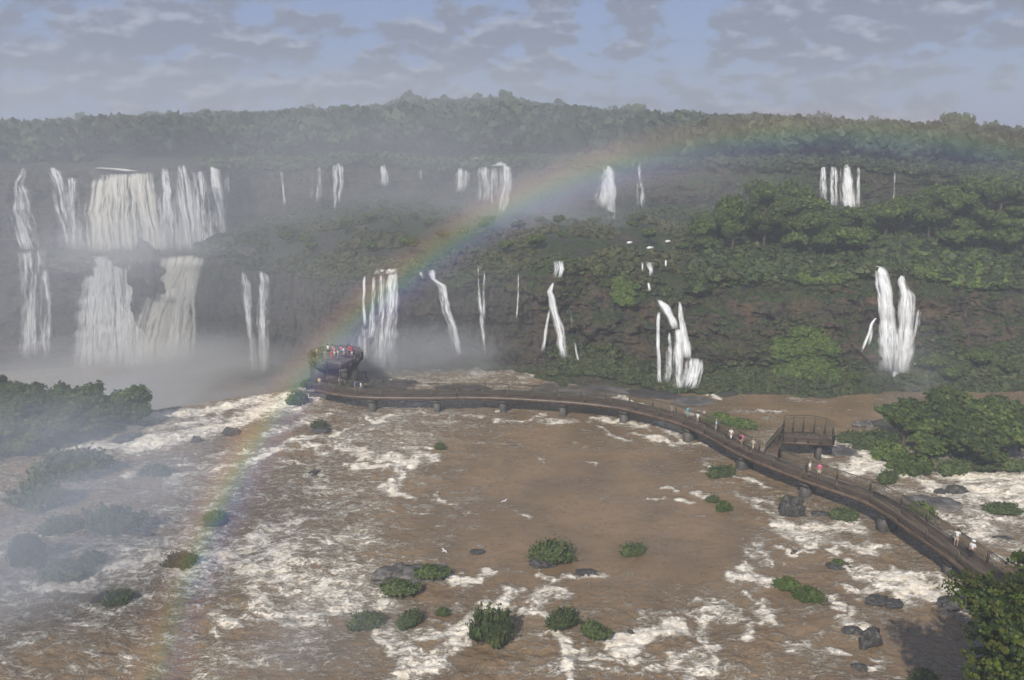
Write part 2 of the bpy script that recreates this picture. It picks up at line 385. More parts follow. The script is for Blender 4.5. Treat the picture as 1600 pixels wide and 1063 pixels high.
# ------------------------------------------------------------------ river surface with foam where the water breaks
lip_pts = [(-500, 640), (-100, 632), (0, 628), (120, 640), (235, 642), (330, 630), (440, 614), (482, 602), (520, 590), (540, 583), (560, 560), (1700, 540)]
la = [azr(*p)[0] for p in lip_pts]; lr = [CAM_H/azr(*p)[1] for p in lip_pts]
lipf = lambda a: np.interp(a, la, lr)
FOAM = [  # photo polyline, width px, strength
 ([(105, 692), (180, 697), (260, 692), (340, 667), (400, 645), (480, 625)], 26, .95), ([(235, 652), (320, 642), (400, 627), (455, 620)], 18, 1.), ([(170, 672), (120, 690)], 8, .8),
 ([(190, 690), (200, 705), (270, 697)], 9, 1.), ([(300, 672), (360, 660), (420, 652), (470, 640)], 20, .6), ([(240, 670), (330, 655)], 14, .7),
 ([(205, 738), (198, 748)], 8, .8), ([(150, 735), (170, 728)], 6, .6), ([(258, 752), (285, 758), (290, 745)], 5, .8), ([(255, 735), (300, 725), (330, 735)], 8, .6), ([(285, 748), (330, 740), (380, 728), (430, 700)], 12, .8),
 ([(340, 712), (400, 702), (450, 702), (520, 690)], 9, .6), ([(440, 690), (500, 680), (530, 672)], 7, .8), ([(425, 680), (470, 660), (510, 652)], 12, .6), ([(470, 690), (500, 705), (540, 690)], 6, .8),
 ([(540, 700), (580, 714), (640, 722), (680, 712)], 13, .9), ([(545, 728), (600, 733), (652, 727)], 7, 1.), ([(598, 756), (622, 772), (645, 776)], 9, 1.), ([(622, 738), (620, 762)], 8, .7), ([(640, 700), (690, 718)], 8, .7),
 ([(572, 650), (592, 657), (618, 648)], 5, 1.), ([(652, 640), (680, 655), (700, 650)], 4, .7), ([(688, 770), (705, 786)], 5, .7), ([(440, 722), (480, 724)], 3, .7), ([(475, 740), (510, 738)], 5, .6), ([(530, 690), (548, 684)], 5, .6),
 ([(665, 698), (680, 698)], 5, 1.), ([(300, 870), (340, 855), (400, 838), (450, 822)], 22, .8), ([(400, 830), (500, 800), (580, 790)], 30, .45), ([(390, 860), (470, 850), (560, 840)], 50, .55), ([(385, 880), (440, 900), (500, 920)], 44, .8),
 ([(430, 840), (445, 870), (430, 910)], 26, .75), ([(500, 880), (560, 890), (600, 930)], 34, .6), ([(480, 940), (520, 950), (560, 935), (600, 940)], 26, .7), ([(400, 960), (450, 970), (500, 960)], 20, .7), ([(340, 965), (370, 970), (400, 965)], 8, .7),
 ([(395, 895), (410, 930), (440, 960)], 14, .8), ([(120, 913), (170, 893), (240, 878), (330, 872), (400, 850)], 16, .95), ([(20, 915), (60, 917), (110, 918)], 5, .9), ([(135, 905), (180, 880), (230, 862), (300, 830)], 16, .6), ([(290, 892), (320, 880)], 12, 1.),
 ([(150, 925), (130, 920)], 6, .9), ([(190, 948), (240, 930), (285, 915)], 5, .8), ([(125, 948), (145, 960), (170, 955)], 6, .8), ([(200, 850), (240, 832), (255, 820)], 7, .6), ([(210, 810), (245, 800)], 4, .7), ([(30, 830), (60, 820)], 8, .5),
 ([(20, 980), (120, 975), (200, 980)], 40, .32), ([(60, 1040), (200, 1020), (300, 1000)], 50, .30), ([(180, 1030), (190, 1050)], 10, .6), ([(340, 1010), (330, 980)], 7, .6), ([(320, 1050), (400, 1030)], 30, .45), ([(420, 1010), (500, 1000)], 26, .4),
 ([(590, 985), (612, 1005), (655, 1022), (700, 1022), (722, 995), (745, 965), (768, 945), (790, 925)], 10, .9), ([(612, 1063), (635, 1040), (690, 1030)], 18, .9), ([(600, 980), (660, 990), (720, 985)], 14, .6), ([(700, 1000), (705, 1030)], 10, .7),
 ([(660, 945), (720, 955), (760, 940)], 8, .5), ([(700, 908), (735, 903), (760, 893)], 7, .9), ([(580, 940), (560, 900)], 16, .6), ([(828, 935), (870, 918), (880, 930)], 12, .7), ([(818, 955), (838, 968), (860, 970)], 10, .9), ([(840, 925), (835, 945)], 8, .8),
 ([(850, 898), (890, 902), (935, 892)], 4, .8), ([(860, 993), (890, 1010), (940, 1020), (1000, 1020)], 8, .9), ([(955, 1008), (1000, 992), (1040, 985), (1082, 992)], 14, 1.), ([(900, 1020), (895, 1040), (900, 1063)], 10, .9), ([(940, 998), (985, 985)], 7, .7),
 ([(1000, 960), (1050, 965), (1110, 970)], 5, .6), ([(1110, 975), (1105, 1000), (1118, 1020), (1105, 1050)], 9, .85), ([(1110, 968), (1145, 950), (1150, 975)], 10, .7), ([(1050, 1040), (1080, 1025), (1100, 1040), (1080, 1063)], 12, .7), ([(930, 1040), (1000, 1045), (1050, 1040)], 5, .6),
 ([(1075, 950), (1130, 940)], 5, .5), ([(1172, 928), (1192, 942), (1198, 965), (1180, 990), (1170, 1005)], 6, .85), ([(1156, 888), (1168, 905), (1200, 912)], 11, .95), ([(1170, 870), (1195, 850), (1200, 880)], 12, .55), ([(1150, 955), (1180, 960)], 4, .6),
 ([(1213, 818), (1240, 825), (1252, 845), (1270, 850)], 11, 1.), ([(1250, 830), (1300, 818), (1345, 822)], 16, .8), ([(1240, 838), (1280, 842)], 16, .8), ([(1300, 842), (1290, 815)], 14, .6), ([(1320, 853), (1350, 862), (1372, 850)], 9, .8), ([(1230, 858), (1250, 868), (1262, 862)], 4, .8),
 ([(1300, 865), (1320, 860)], 5, .8), ([(1328, 888), (1370, 900), (1400, 912), (1440, 905)], 10, .9), ([(1378, 918), (1420, 930), (1460, 922), (1495, 925)], 13, 1.), ([(1440, 930), (1470, 938)], 10, 1.), ([(1338, 918), (1345, 930), (1365, 925)], 9, .9), ([(1400, 905), (1460, 900), (1480, 915)], 12, .7),
 ([(1318, 935), (1300, 950), (1292, 948)], 5, .9), ([(1328, 955), (1318, 975), (1345, 982)], 9, .8), ([(1355, 1018), (1372, 1018)], 5, 1.), ([(1338, 1042), (1352, 1048), (1386, 1034)], 5, .8), ([(1290, 1015), (1320, 1025)], 4, .8), ([(1225, 1018), (1250, 1012)], 8, .5), ([(1200, 912), (1212, 912)], 5, 1.),
 ([(1305, 690), (1340, 706), (1380, 730)], 14, .9), ([(1320, 735), (1345, 728), (1372, 735)], 16, 1.), ([(1400, 735), (1440, 752), (1470, 765)], 12, .9), ([(1480, 738), (1530, 742), (1600, 748)], 24, 1.), ([(1500, 775), (1560, 780), (1620, 790)], 22, .85), ([(1520, 765), (1580, 762)], 26, .9),
 ([(1520, 800), (1570, 806), (1620, 820)], 12, .9), ([(1460, 800), (1500, 815), (1560, 830)], 18, .6), ([(1530, 835), (1560, 845), (1600, 860)], 14, .7), ([(1380, 760), (1420, 765)], 12, .6), ([(1540, 815), (1530, 830)], 16, .9), ([(1565, 872), (1600, 890)], 6, .8), ([(1480, 850), (1500, 862)], 8, .7), ([(1440, 815), (1480, 830)], 8, .6),
 ([(1275, 710), (1290, 716)], 5, 1.), ([(930, 655), (970, 660), (1015, 668)], 7, 1.), ([(940, 668), (965, 682), (990, 690)], 4, .8), ([(990, 680), (1030, 684), (1050, 695)], 8, .9), ([(1060, 690), (1098, 697)], 5, 1.), ([(1030, 665), (1065, 682)], 6, .7), ([(1000, 668), (1040, 662)], 4, .7),
 ([(780, 655), (820, 658), (845, 648)], 5, .8), ([(850, 658), (900, 655)], 5, .6), ([(690, 648), (710, 652)], 3, .7), ([(720, 648), (750, 652)], 4, .7), ([(785, 640), (800, 642)], 3, .8), ([(1092, 715), (1105, 725)], 5, .6), ([(1045, 765), (1065, 770)], 3, .8), ([(1060, 778), (1080, 785)], 4, .9), ([(1085, 765), (1105, 775)], 5, .8),
 ([(1148, 772), (1175, 780), (1200, 778), (1230, 800)], 9, .7), ([(1165, 750), (1200, 762)], 5, .7), ([(1180, 790), (1230, 815)], 8, .6), ([(1100, 740), (1120, 748), (1150, 748)], 3, .6), ([(1020, 778), (1040, 779)], 2, .8), ([(920, 723), (928, 727)], 2, .9), ([(820, 803), (826, 806)], 3, .7), ([(845, 715), (850, 717)], 2, .7),
 ([(1118, 605), (1150, 606), (1185, 605)], 4, 1.), ([(1100, 612), (1122, 622)], 4, 1.), ([(1190, 640), (1225, 641)], 4, .7), ([(1070, 645), (1105, 645)], 3, .9), ([(1500, 612), (1540, 616)], 3, .5), ([(1240, 625), (1300, 628)], 6, .35), ([(1150, 640), (1210, 655)], 8, .35),
 ([(835, 606), (855, 600), (875, 600), (895, 608), (905, 616)], 3, .9), ([(868, 616), (905, 612)], 6, .9), ([(960, 620), (985, 624), (1008, 632)], 4, 1.), ([(565, 603), (580, 598), (602, 596), (640, 602), (672, 604)], 3, .8), ([(700, 606), (740, 608)], 3, .6), ([(770, 606), (800, 600)], 3, .8), ([(1480, 945), (1500, 950)], 6, .8),
 ([(100, 750), (60, 800)], 12, .4), ([(380, 800), (480, 840), (580, 880)], 110, .34), ([(380, 900), (500, 900), (600, 960)], 90, .36), ([(0, 980), (150, 1000), (300, 1040)], 110, .33), ([(350, 1040), (480, 1030), (560, 960)], 70, .33), ([(560, 740), (640, 760), (700, 800)], 60, .28), ([(850, 1040), (1000, 1040), (1150, 1040)], 60, .28), ([(1260, 840), (1350, 840)], 50, .33), ([(1450, 780), (1600, 820)], 80, .4), ([(400, 840), (380, 860), (330, 880)], 14, .8), ([(330, 800), (360, 830), (390, 820)], 8, .6), ([(480, 780), (520, 770), (575, 780)], 16, .35), ([(560, 770), (600, 790)], 8, .35), ([(460, 770), (500, 765)], 6, .6),
]
ny = 900; nx = 980
Yg = 30*np.exp(np.linspace(0, math.log(215/30), ny)); ug = np.linspace(-1.05, 1.0, nx)
Xg = ug[None, :]*(Yg[:, None]*.62+28); Yg2 = np.broadcast_to(Yg[:, None], Xg.shape)
foam = np.zeros(Xg.shape)
wx = Xg+1.3*fbm(Xg*.22, Yg2*.22, 0, 4, 5)+.9*fbm(Xg*.9, Yg2*.9, 0, 3, 6); wy = Yg2+1.3*fbm(Xg*.22, Yg2*.22, 5, 4, 8)+1.1*fbm(Xg*.9, Yg2*.9, 5, 3, 9)
for pts, w, s in FOAM:
    W = [P(*p) for p in pts]
    for a, b in zip(W[:-1], W[1:]):
        D = ((a+b)/2-Vector((0, 0, CAM_H))).length; wm = w*D/FPX*1.3+.16; s2 = s*.92
        x0, x1 = min(a.x, b.x)-wm*2.5-2, max(a.x, b.x)+wm*2.5+2; y0, y1 = min(a.y, b.y)-wm*2.5-2, max(a.y, b.y)+wm*2.5+2
        j0, j1 = np.searchsorted(Yg, [y0, y1])
        if j1 <= j0: continue
        sx, sy = wx[j0:j1], wy[j0:j1]; m = (Xg[j0:j1] > x0) & (Xg[j0:j1] < x1)
        dx, dy = b.x-a.x, b.y-a.y; l2 = dx*dx+dy*dy+1e-6
        t = np.clip(((sx-a.x)*dx+(sy-a.y)*dy)/l2, 0, 1)
        d = np.hypot(sx-a.x-t*dx, sy-a.y-t*dy)
        f = s2*np.exp(-(d/wm)**2*1.1)*m
        foam[j0:j1] = np.maximum(foam[j0:j1], f)
ag = np.arctan2(Xg, Yg2); rg = np.hypot(Xg, Yg2)
# calm reach in the middle and beyond the footbridge; busy water elsewhere
def blob(px, py, rx, ry):
    c = P(px, py); return np.exp(-((Xg-c.x)/rx)**2-((Yg2-c.y)/ry)**2)
calm = np.clip(blob(900, 740, 22, 16)+blob(1000, 860, 15, 8)+blob(820, 830, 10, 8)*.7+blob(1400, 1000, 7, 6)*.6+blob(1250, 640, 40, 9)+blob(520, 1020, 5, 5)*.7+blob(1450, 620, 40, 9), 0, 1)
turb = fbm(Xg*.07, Yg2*.07, 3, 4, 77)
bg = (.30+.36*turb)*(1-calm)+.02
foam = np.clip(np.maximum(foam, bg)+foam*.25*fbm(Xg*.5, Yg2*.5, 1, 3, 15), 0, 1.1)
drop = sstep(0, 5, rg-lipf(ag))*(ag < la[8])
foam = np.where(drop > 0.02, np.maximum(foam, .8*(1-np.abs(drop*2-1))), foam)
foam = np.where(drop > .97, .12+.3*fbm(Xg*.05, Yg2*.05, 9, 3, 4), foam)
speed = np.clip(1-calm, 0, 1)
Zg = (speed*.55+.06)*fbm(Xg*.16, Yg2*.24, 2, 4, 31)+foam*.30*fbm(Xg*.6, Yg2*.8, 4, 3, 33, True)+speed*.22*fbm(Xg*.7, Yg2*1.0, 6, 3, 35)+(speed*.09+.015)*fbm(Xg*1.7, Yg2*2.6, 8, 3, 37)+LOW*drop
idx = np.arange(ny*nx).reshape(ny, nx)
F = np.stack([idx[:-1, :-1], idx[:-1, 1:], idx[1:, 1:], idx[1:, :-1]], -1).reshape(-1, 4)
riv = link('river', mesh_np('river', np.stack([Xg, Yg2, Zg], -1).reshape(-1, 3), F, [M_river], True, {'foam': foam.ravel(), 'speed': speed.ravel()}))
tag(riv, 'muddy brown river breaking into white foam over hidden rocks', kind='structure')
# river bed and banks reaching well past the picture
gb = MB(); gb.add([(-520, -30, LOW-2.5), (520, -30, LOW-2.5), (520, 720, LOW-2.5), (-520, 720, LOW-2.5)], [(0, 1, 2, 3)])
tag(gb.build('riverbed', M_slab), 'dark rock bed under the river', kind='structure')

# ------------------------------------------------------------------ foliage generators
def ico(sub=1):
    t = (1+5**.5)/2; v = [(-1, t, 0), (1, t, 0), (-1, -t, 0), (1, -t, 0), (0, -1, t), (0, 1, t), (0, -1, -t), (0, 1, -t), (t, 0, -1), (t, 0, 1), (-t, 0, -1), (-t, 0, 1)]
    f = [(0, 11, 5), (0, 5, 1), (0, 1, 7), (0, 7, 10), (0, 10, 11), (1, 5, 9), (5, 11, 4), (11, 10, 2), (10, 7, 6), (7, 1, 8), (3, 9, 4), (3, 4, 2), (3, 2, 6), (3, 6, 8), (3, 8, 9), (4, 9, 5), (2, 4, 11), (6, 2, 10), (8, 6, 7), (9, 8, 1)]
    v = [np.array(x)/np.linalg.norm(x) for x in v]
    for _ in range(sub):
        c = {}; nf = []
        def mid(a, b):
            k = (min(a, b), max(a, b))
            if k not in c:
                m = v[a]+v[b]; v.append(m/np.linalg.norm(m)); c[k] = len(v)-1
            return c[k]
        for a, b, d in f:
            x, y, z = mid(a, b), mid(b, d), mid(d, a); nf += [(a, x, z), (b, y, x), (d, z, y), (x, y, z)]
        f = nf
    return np.array(v), np.array(f)
ICO1 = ico(1); ICO2 = ico(2); ICO3 = ico(3); ICO4 = ico(4)
def leaves(cen, nor, size, g, flat=.5):
    """leaf-clump quads: centres (n,3), outward normals, size (n,) -> verts, faces"""
    n = len(cen); rd = g.normal(size=(n, 3)); nn = nor+rd*flat; nn /= np.linalg.norm(nn, axis=1)[:, None]+1e-9
    t = np.cross(nn, g.normal(size=(n, 3))); t /= np.linalg.norm(t, axis=1)[:, None]+1e-9; b = np.cross(nn, t)
    s = size[:, None]; e = g.uniform(.5, 1, (n, 1))
    bend = nn*s*g.uniform(-.3, .3, (n, 1))
    V = np.stack([cen-t*s, cen-b*s*e+bend, cen+t*s*g.uniform(.6, 1.1, (n, 1)), cen+b*s*e-bend], 1).reshape(-1, 3)
    return V, np.arange(4*n).reshape(n, 4)
def crown(lobes, nleaf, lsize, g, core=.78, rag=0.):
    """lobes: (cx,cy,cz,rx,ry,rz). returns V,Ftri,Fquad,tint,hue"""
    VV = []; T = []; Q = []; ti = []; hu = []; off = 0
    vol = np.array([l[3]*l[4]+l[3]*l[5] for l in lobes]); vol = vol/vol.sum()
    for l, w in zip(lobes, vol):
        c = np.array(l[:3]); r = np.array(l[3:6]); v, f = ICO1
        cv = c+v*r*core*(1+.22*g.normal(size=(len(v), 1)))
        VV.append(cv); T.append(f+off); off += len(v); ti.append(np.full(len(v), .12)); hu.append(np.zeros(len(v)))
        n = max(6, int(nleaf*w)); d = g.normal(size=(n, 3)); d[:, 2] = np.where(d[:, 2] < -.3, -d[:, 2]*.6, d[:, 2]); d /= np.linalg.norm(d, axis=1)[:, None]
        # sub-clumps
        k = max(3, n//18); sc_ = g.normal(size=(k, 3)); sc_[:, 2] = np.abs(sc_[:, 2])*.9-.2; sc_ /= np.linalg.norm(sc_, axis=1)[:, None]
        near = np.argmax(d@sc_.T, axis=1); dd = d*.6+sc_[near]*.5; dd /= np.linalg.norm(dd, axis=1)[:, None]
        rad = g.uniform(.80, 1.13, (n, 1))*(1+.12*g.normal(size=(k, 1)))[near]
        if rag: rad = rad+rag*np.abs(g.normal(size=(n, 1)))*(g.random((n, 1)) < .4)
        cen = c+dd*r*rad; V, F = leaves(cen, dd, lsize*g.uniform(.6, 1.3, n), g, .55)
        VV.append(V); Q.append(F+off); off += len(V)
        tt = np.clip(g.uniform(.2, .8, k)[near]+g.normal(size=n)*.15, 0, 1); ti.append(np.repeat(tt, 4))
        hh = np.clip(g.uniform(-.5, .5, k)[near]+g.normal(size=n)*.12, 0, 1); hu.append(np.repeat(hh, 4))
    return np.concatenate(VV), np.concatenate(T), np.concatenate(Q), np.concatenate(ti), np.concatenate(hu)
def rlobes(g, n, spread, r, flat=.7, zc=0.):
    L_ = [(0, 0, zc, r*1.0, r*1.0, r*flat)]
    for i in range(n):
        a = g.uniform(0, 2*math.pi); q = spread*g.uniform(.5, 1); rr_ = r*g.uniform(.45, .75)
        L_.append((math.cos(a)*q, math.sin(a)*q, zc+r*g.uniform(-.35, .55)*flat, rr_, rr_*g.uniform(.8, 1.2), rr_*flat*g.uniform(.9, 1.2)))
    return L_
def crown_mesh(name, lobes, nleaf, lsize, g, mat, core=.78, rag=0.):
    V, T, Q, ti, hu = crown(lobes, nleaf, lsize, g, core, rag)
    return mesh_np(name, V, [T, Q], [mat], False, {'tint': ti, 'hue': hu})

def scatter(name, protos, pos, scl, rot, tsh, hsh, mat):
    """one big mesh of many crowns; protos: list of crown() tuples; arrays per instance"""
    VV = []; TT = []; QQ = []; ti = []; hu = []; off = 0; pid = rng.integers(0, len(protos), len(pos))
    for k, (V, T, Q, t, h) in enumerate(protos):
        I = np.where(pid == k)[0]
        if len(I) == 0: continue
        c, s = np.cos(rot[I])[:, None], np.sin(rot[I])[:, None]; sx = scl[I]
        x = V[None, :, 0]*sx[:, 0:1]; y = V[None, :, 1]*sx[:, 0:1]; z = V[None, :, 2]*sx[:, 1:2]
        W = np.stack([x*c-y*s+pos[I, 0:1], x*s+y*c+pos[I, 1:2], z+pos[I, 2:3]], -1)
        n = len(V); o = (np.arange(len(I))*n+off)[:, None, None]
        VV.append(W.reshape(-1, 3)); TT.append((T[None]+o).reshape(-1, 3)); QQ.append((Q[None]+o).reshape(-1, 4))
        ti.append(np.clip(t[None]+tsh[I][:, None], 0, 1).ravel()); hu.append(np.clip(h[None]*.4+hsh[I][:, None], 0, 1).ravel()); off += n*len(I)
    return link(name, mesh_np(name, np.concatenate(VV), [np.concatenate(TT), np.concatenate(QQ)], [mat], False, {'tint': np.concatenate(ti), 'hue': np.concatenate(hu)}))

# ---- far forest over the plateau and hill
g = np.random.default_rng(3)
protosF = [crown(rlobes(g, 3, .7, 1., .8), 62, .30, g) for _ in range(6)]
pos = []; scl = []
r_ = 208.0
while r_ < 560:
    st = 3.4+(r_-200)*.009
    for a in np.arange(R(-40), R(40), st/r_):
        aa = a+g.normal()*st/r_*.3; r2 = r_+g.normal()*st*.35
        pr = float(plr(np.array([aa]))[0]); pxh = 800+FPX*math.tan(aa)*.97
        if r2 < top2r(aa)+2.5: continue
        if pxh < 395 and r2 < top2r(aa)+14: continue
        x, y = r2*math.sin(aa), r2*math.cos(aa); z = ground(x, y)
        s = (g.uniform(1.6, 3.6) if g.random() < .8 else g.uniform(3.6, 5.4))*(1.0 if r2 < 300 else 1.1)
        if r2 < top2r(aa)+22: s *= .72
        h = g.uniform(2, 7)+(s-2)*1.2+ (3.0*vnoise(x*.03, y*.03, 0, 5)) - (2.5 if r2 < top2r(aa)+18 else 0)
        hv = s*g.uniform(.75, 1.35); lim = CAM_H-r2*float(skyt(aa))+g.normal()*.7
        if r2 < 480 and z+max(.8, h*.8)+hv*1.05 > lim-.5:
            h = max(.8, (lim-.5-z-hv*1.05)/.8)
            if z+h*.8+hv*1.05 > lim: s *= .6; hv *= .6; h = max(.3, (lim-z-hv*1.05)/.8)
        pos.append((x, y, z+max(.3, h*.8))); scl.append((s, hv))
    r_ += st*.9
pos = np.array(pos); scl = np.array(scl); n = len(pos)
patch = vnoise(pos[:, 0]*.02, pos[:, 1]*.02, 0, 4)
far = scatter('forest', protosF, pos, scl, g.uniform(0, 6.28, n), g.normal(size=n)*.22+.2*patch, np.clip(g.normal(size=n)*.18-.1, 0, .6), M_leaf_far)
tag(far, 'dense subtropical forest covering the hill above the upper falls', kind='stuff')
print('forest crowns', n)

# ---- undergrowth: shrubs and mossy tufts over terraces, ledges and talus
g = np.random.default_rng(8)
protosU = [crown(rlobes(g, 2, .7, 1., .7), 26, .34, g) for _ in range(6)]
pos = []; scl = []; tsh = []; hsh = []
def tpoint(pxa, s0, s1):
    a = math.atan((pxa-800)/(FPX*.97)); j = (a-AZ0)/(AZ1-AZ0)*(NA-1); i = np.interp(g.uniform(s0, s1), seg_id, range(NR))
    i, j = int(min(max(i, 0), NR-1)), int(min(max(j, 0), NA-1)); return TV[i, j]
def strew(n, px0, px1, s0, s1, smin, smax, tint, hue, clump=0., thr=-1., sink=.2):
    k = 0
    while k < n:
        p = tpoint(g.uniform(px0, px1), s0, s1); k += 1
        if thr > -1 and vnoise(p[0]*.12, p[1]*.12, p[2]*.16, 91) < thr: continue
        s = g.uniform(smin, smax); pos.append((p[0], p[1], p[2]+s*sink)); scl.append((s, s*g.uniform(.6, 1.1))); tsh.append(tint+g.normal()*.15); hsh.append(hue+g.normal()*.12)
strew(2600, 350, 1150, 3.0, 5.0, .5, 1.4, -.1, .42, thr=-.05)
strew(3200, 1080, 1720, 3.0, 5.0, .6, 1.9, .05, .1)
strew(1500, 330, 420, 3.0, 5.0, .8, 1.8, -.1, .0)
strew(620, 850, 1700, 2.0, 3.0, .25, .6, .05, .25, thr=.16)
strew(330, 1100, 1700, 2.0, 3.0, .3, .7, .15, .15, thr=.3)
strew(260, 340, 850, 2.0, 3.0, .25, .5, -.1, .2, thr=.3)
strew(900, 380, 1700, 2.93, 3.15, .35, .9, .05, .2)
strew(1100, 1100, 1395, 1.0, 2.1, .3, .85, .1, .15)
strew(1500, 1425, 1700, 1.0, 2.1, .4, 1.2, .1, .2)
strew(900, 860, 1100, 1.4, 2.15, .35, .9, .0, .15)
strew(1300, 380, 1700, 4.6, 5.1, .8, 1.7, -.05, .1)
strew(380, 380, 1700, 5.0, 6.0, .4, .9, -.1, .15, thr=.2)
strew(1200, 360, 1700, 5.9, 6.4, .8, 2.0, -.05, .05)
pos = np.array(pos); scl = np.array(scl); n = len(pos)
und = scatter('undergrowth', protosU, pos, scl, g.uniform(0, 6.28, n), np.array(tsh), np.clip(np.array(hsh), 0, .8), M_leaf_wet)
tag(und, 'tangled green and brown undergrowth over ledges and terraces of the cliffs', kind='stuff')
# bright grassy swards on the talus and along the cliff tops
g = np.random.default_rng(9); pos = []; scl = []; tsh = []; hsh = []
strew(900, 1215, 1320, 1.5, 2.3, .35, .8, .1, .02, thr=-.05)
strew(1300, 1140, 1345, 2.95, 3.4, .4, .95, .15, .08, thr=-.3)
strew(1500, 1400, 1560, 2.95, 3.5, .5, 1.2, .1, .1, thr=-.2)
strew(150, 960, 990, 2.7, 2.95, .4, .8, .1, .1)
strew(160, 1240, 1285, 2.1, 2.4, .4, .8, .1, .05, thr=-.3)
pos = np.array(pos); scl = np.array(scl); n = len(pos)
gra = scatter('grass', protosU, pos, scl, g.uniform(0, 6.28, n), np.array(tsh), np.clip(np.array(hsh), 0, .8), M_leaf_bright)
tag(gra, 'bright green grass and creepers on the talus and cliff tops', kind='stuff')

# ---- individual trees
def trunk_mesh(name, h, r, g, branches=5, lean=.1):
    mb = MB(); dx, dy = g.uniform(-lean, lean, 2)*h
    pts = [(dx*t*t, dy*t*t, h*t) for t in np.linspace(0, 1, 6)]
    mb.tube(pts, [r*(1.25-.9*t) for t in np.linspace(0, 1, 6)], 8)
    for i in range(branches):
        t = g.uniform(.5, .95); b = Vector((dx*t*t, dy*t*t, h*t)); a = g.uniform(0, 6.28); l = h*g.uniform(.25, .42)
        e = b+Vector((math.cos(a)*l, math.sin(a)*l, l*g.uniform(.3, .8))); m = (b+e)/2+Vector((0, 0, l*.08))
        mb.tube([b, m, e], [r*.45, r*.3, r*.12], 6)
    V = np.concatenate(mb.v); return mesh_np(name, V, [np.array(mb.q), np.array(mb.t)], [M_bark], True)
PROTO = []
def tree_proto(seed, h, r, flat, nl, nleaf, ls, mat, base=.5):
    g = np.random.default_rng(seed); lob = rlobes(g, nl, r*.75, r*.62, flat, h*base+r*.25)
    return trunk_mesh('trunk', h*base+r*.3, h*.028, g), crown_mesh('crown', lob, nleaf, ls, g, mat)
TP = [tree_proto(21, 9, 4.2, .75, 8, 2200, .26, M_leaf), tree_proto(22, 11, 4.0, .95, 9, 2400, .26, M_leaf), tree_proto(23, 8, 4.6, .6, 10, 2400, .26, M_leaf),
      tree_proto(24, 12, 3.4, 1.2, 7, 2000, .24, M_leaf), tree_proto(25, 7, 3.6, .8, 7, 1800, .24, M_leaf)]
def add_tree(x, y, z, k, s, label, group, name='tree', rz=None, sz=1.):
    t = empty(name, (x, y, z), label, 'tree', group, random.uniform(0, 6.28) if rz is None else rz, (s, s, s*sz))
    link('trunk', TP[k][0], t); link('crown', TP[k][1], t); return t
random.seed(9)
# wooded terrace on the east side, tree by tree
GT = 'trees of the wooded terrace above the lower cliff'
LT = 'leafy green tree in the dense wood on the terrace above the lower cliff'
cnt = 0
for i in range(900):
    px = random.uniform(1085, 1690); s = random.uniform(3.12, 5.15)
    lo = np.interp(px, [1085, 1150, 1300, 1360, 1420, 1470, 1690], [3.6, 3.35, 3.3, 3.6, 3.55, 3.3, 3.2]); hi = np.interp(px, [1085, 1180, 1300, 1335, 1350, 1420, 1480, 1690], [4.2, 4.4, 3.7, 3.65, 3.7, 4.2, 5.2, 5.6])
    s = random.uniform(lo, hi)
    g2 = g; p = tpoint(px, s, s+1e-4)
    if any((p[0]-q[0])**2+(p[1]-q[1])**2 < 3.3**2 for q in PROTO): continue
    PROTO.append(tuple(p)); d = math.hypot(p[0], p[1]); sc1 = random.uniform(.62, .95)
    add_tree(p[0], p[1], p[2]-.4, random.randrange(5), sc1, LT, GT); cnt += 1
    if cnt >= 175: break
print('terrace trees', cnt)
cnt = 0; Q_ = []
for i in range(900):      # scattered smaller trees on the misty middle terrace
    px = random.uniform(335, 1085); s = random.uniform(3.25, 5.1); p = tpoint(px, s, s+1e-4)
    if any((p[0]-q[0])**2+(p[1]-q[1])**2 < 4.2**2 for q in Q_): continue
    Q_.append(tuple(p)); add_tree(p[0], p[1], p[2]-.5, random.choice((0, 2, 4)), random.uniform(.26, .48), 'small misty tree among shrubs on the middle terrace between the two rows of falls', 'small trees of the middle terrace'); cnt += 1
    if cnt >= 60: break
# trees one can tell apart against the sky
for px, py, r2, k, s, sz, lab in ((1505, 205, 300, 2, 1.25, .95, 'broad round-headed tree standing alone above the skyline near the rainbow end'),
                                  (985, 185, 420, 2, 1.6, .62, 'flat-topped spreading tree on the skyline behind the rainbow'),
                                  (790, 172, 430, 1, 1.05, 1.25, 'tallest tree crowning the top of the hill'),
                                  (1545, 212, 310, 4, 1.1, .8, 'low rounded tree just beside the lone broad skyline tree'),
                                  (628, 176, 430, 3, .75, 1., 'slim dark tree poking above the hill west of its summit')):
    az, td = azr(px, {1505: 173, 985: 160, 790: 138, 1545: 186, 628: 148}[px]); x, y = r2*math.sin(az), r2*math.cos(az); gz = ground(x, y)-.5
    top = max(v.co.z for v in TP[k][1].vertices); add_tree(x, y, gz, k, s, lab, None, sz=max(.5, (CAM_H-r2*td-gz)/top/s))

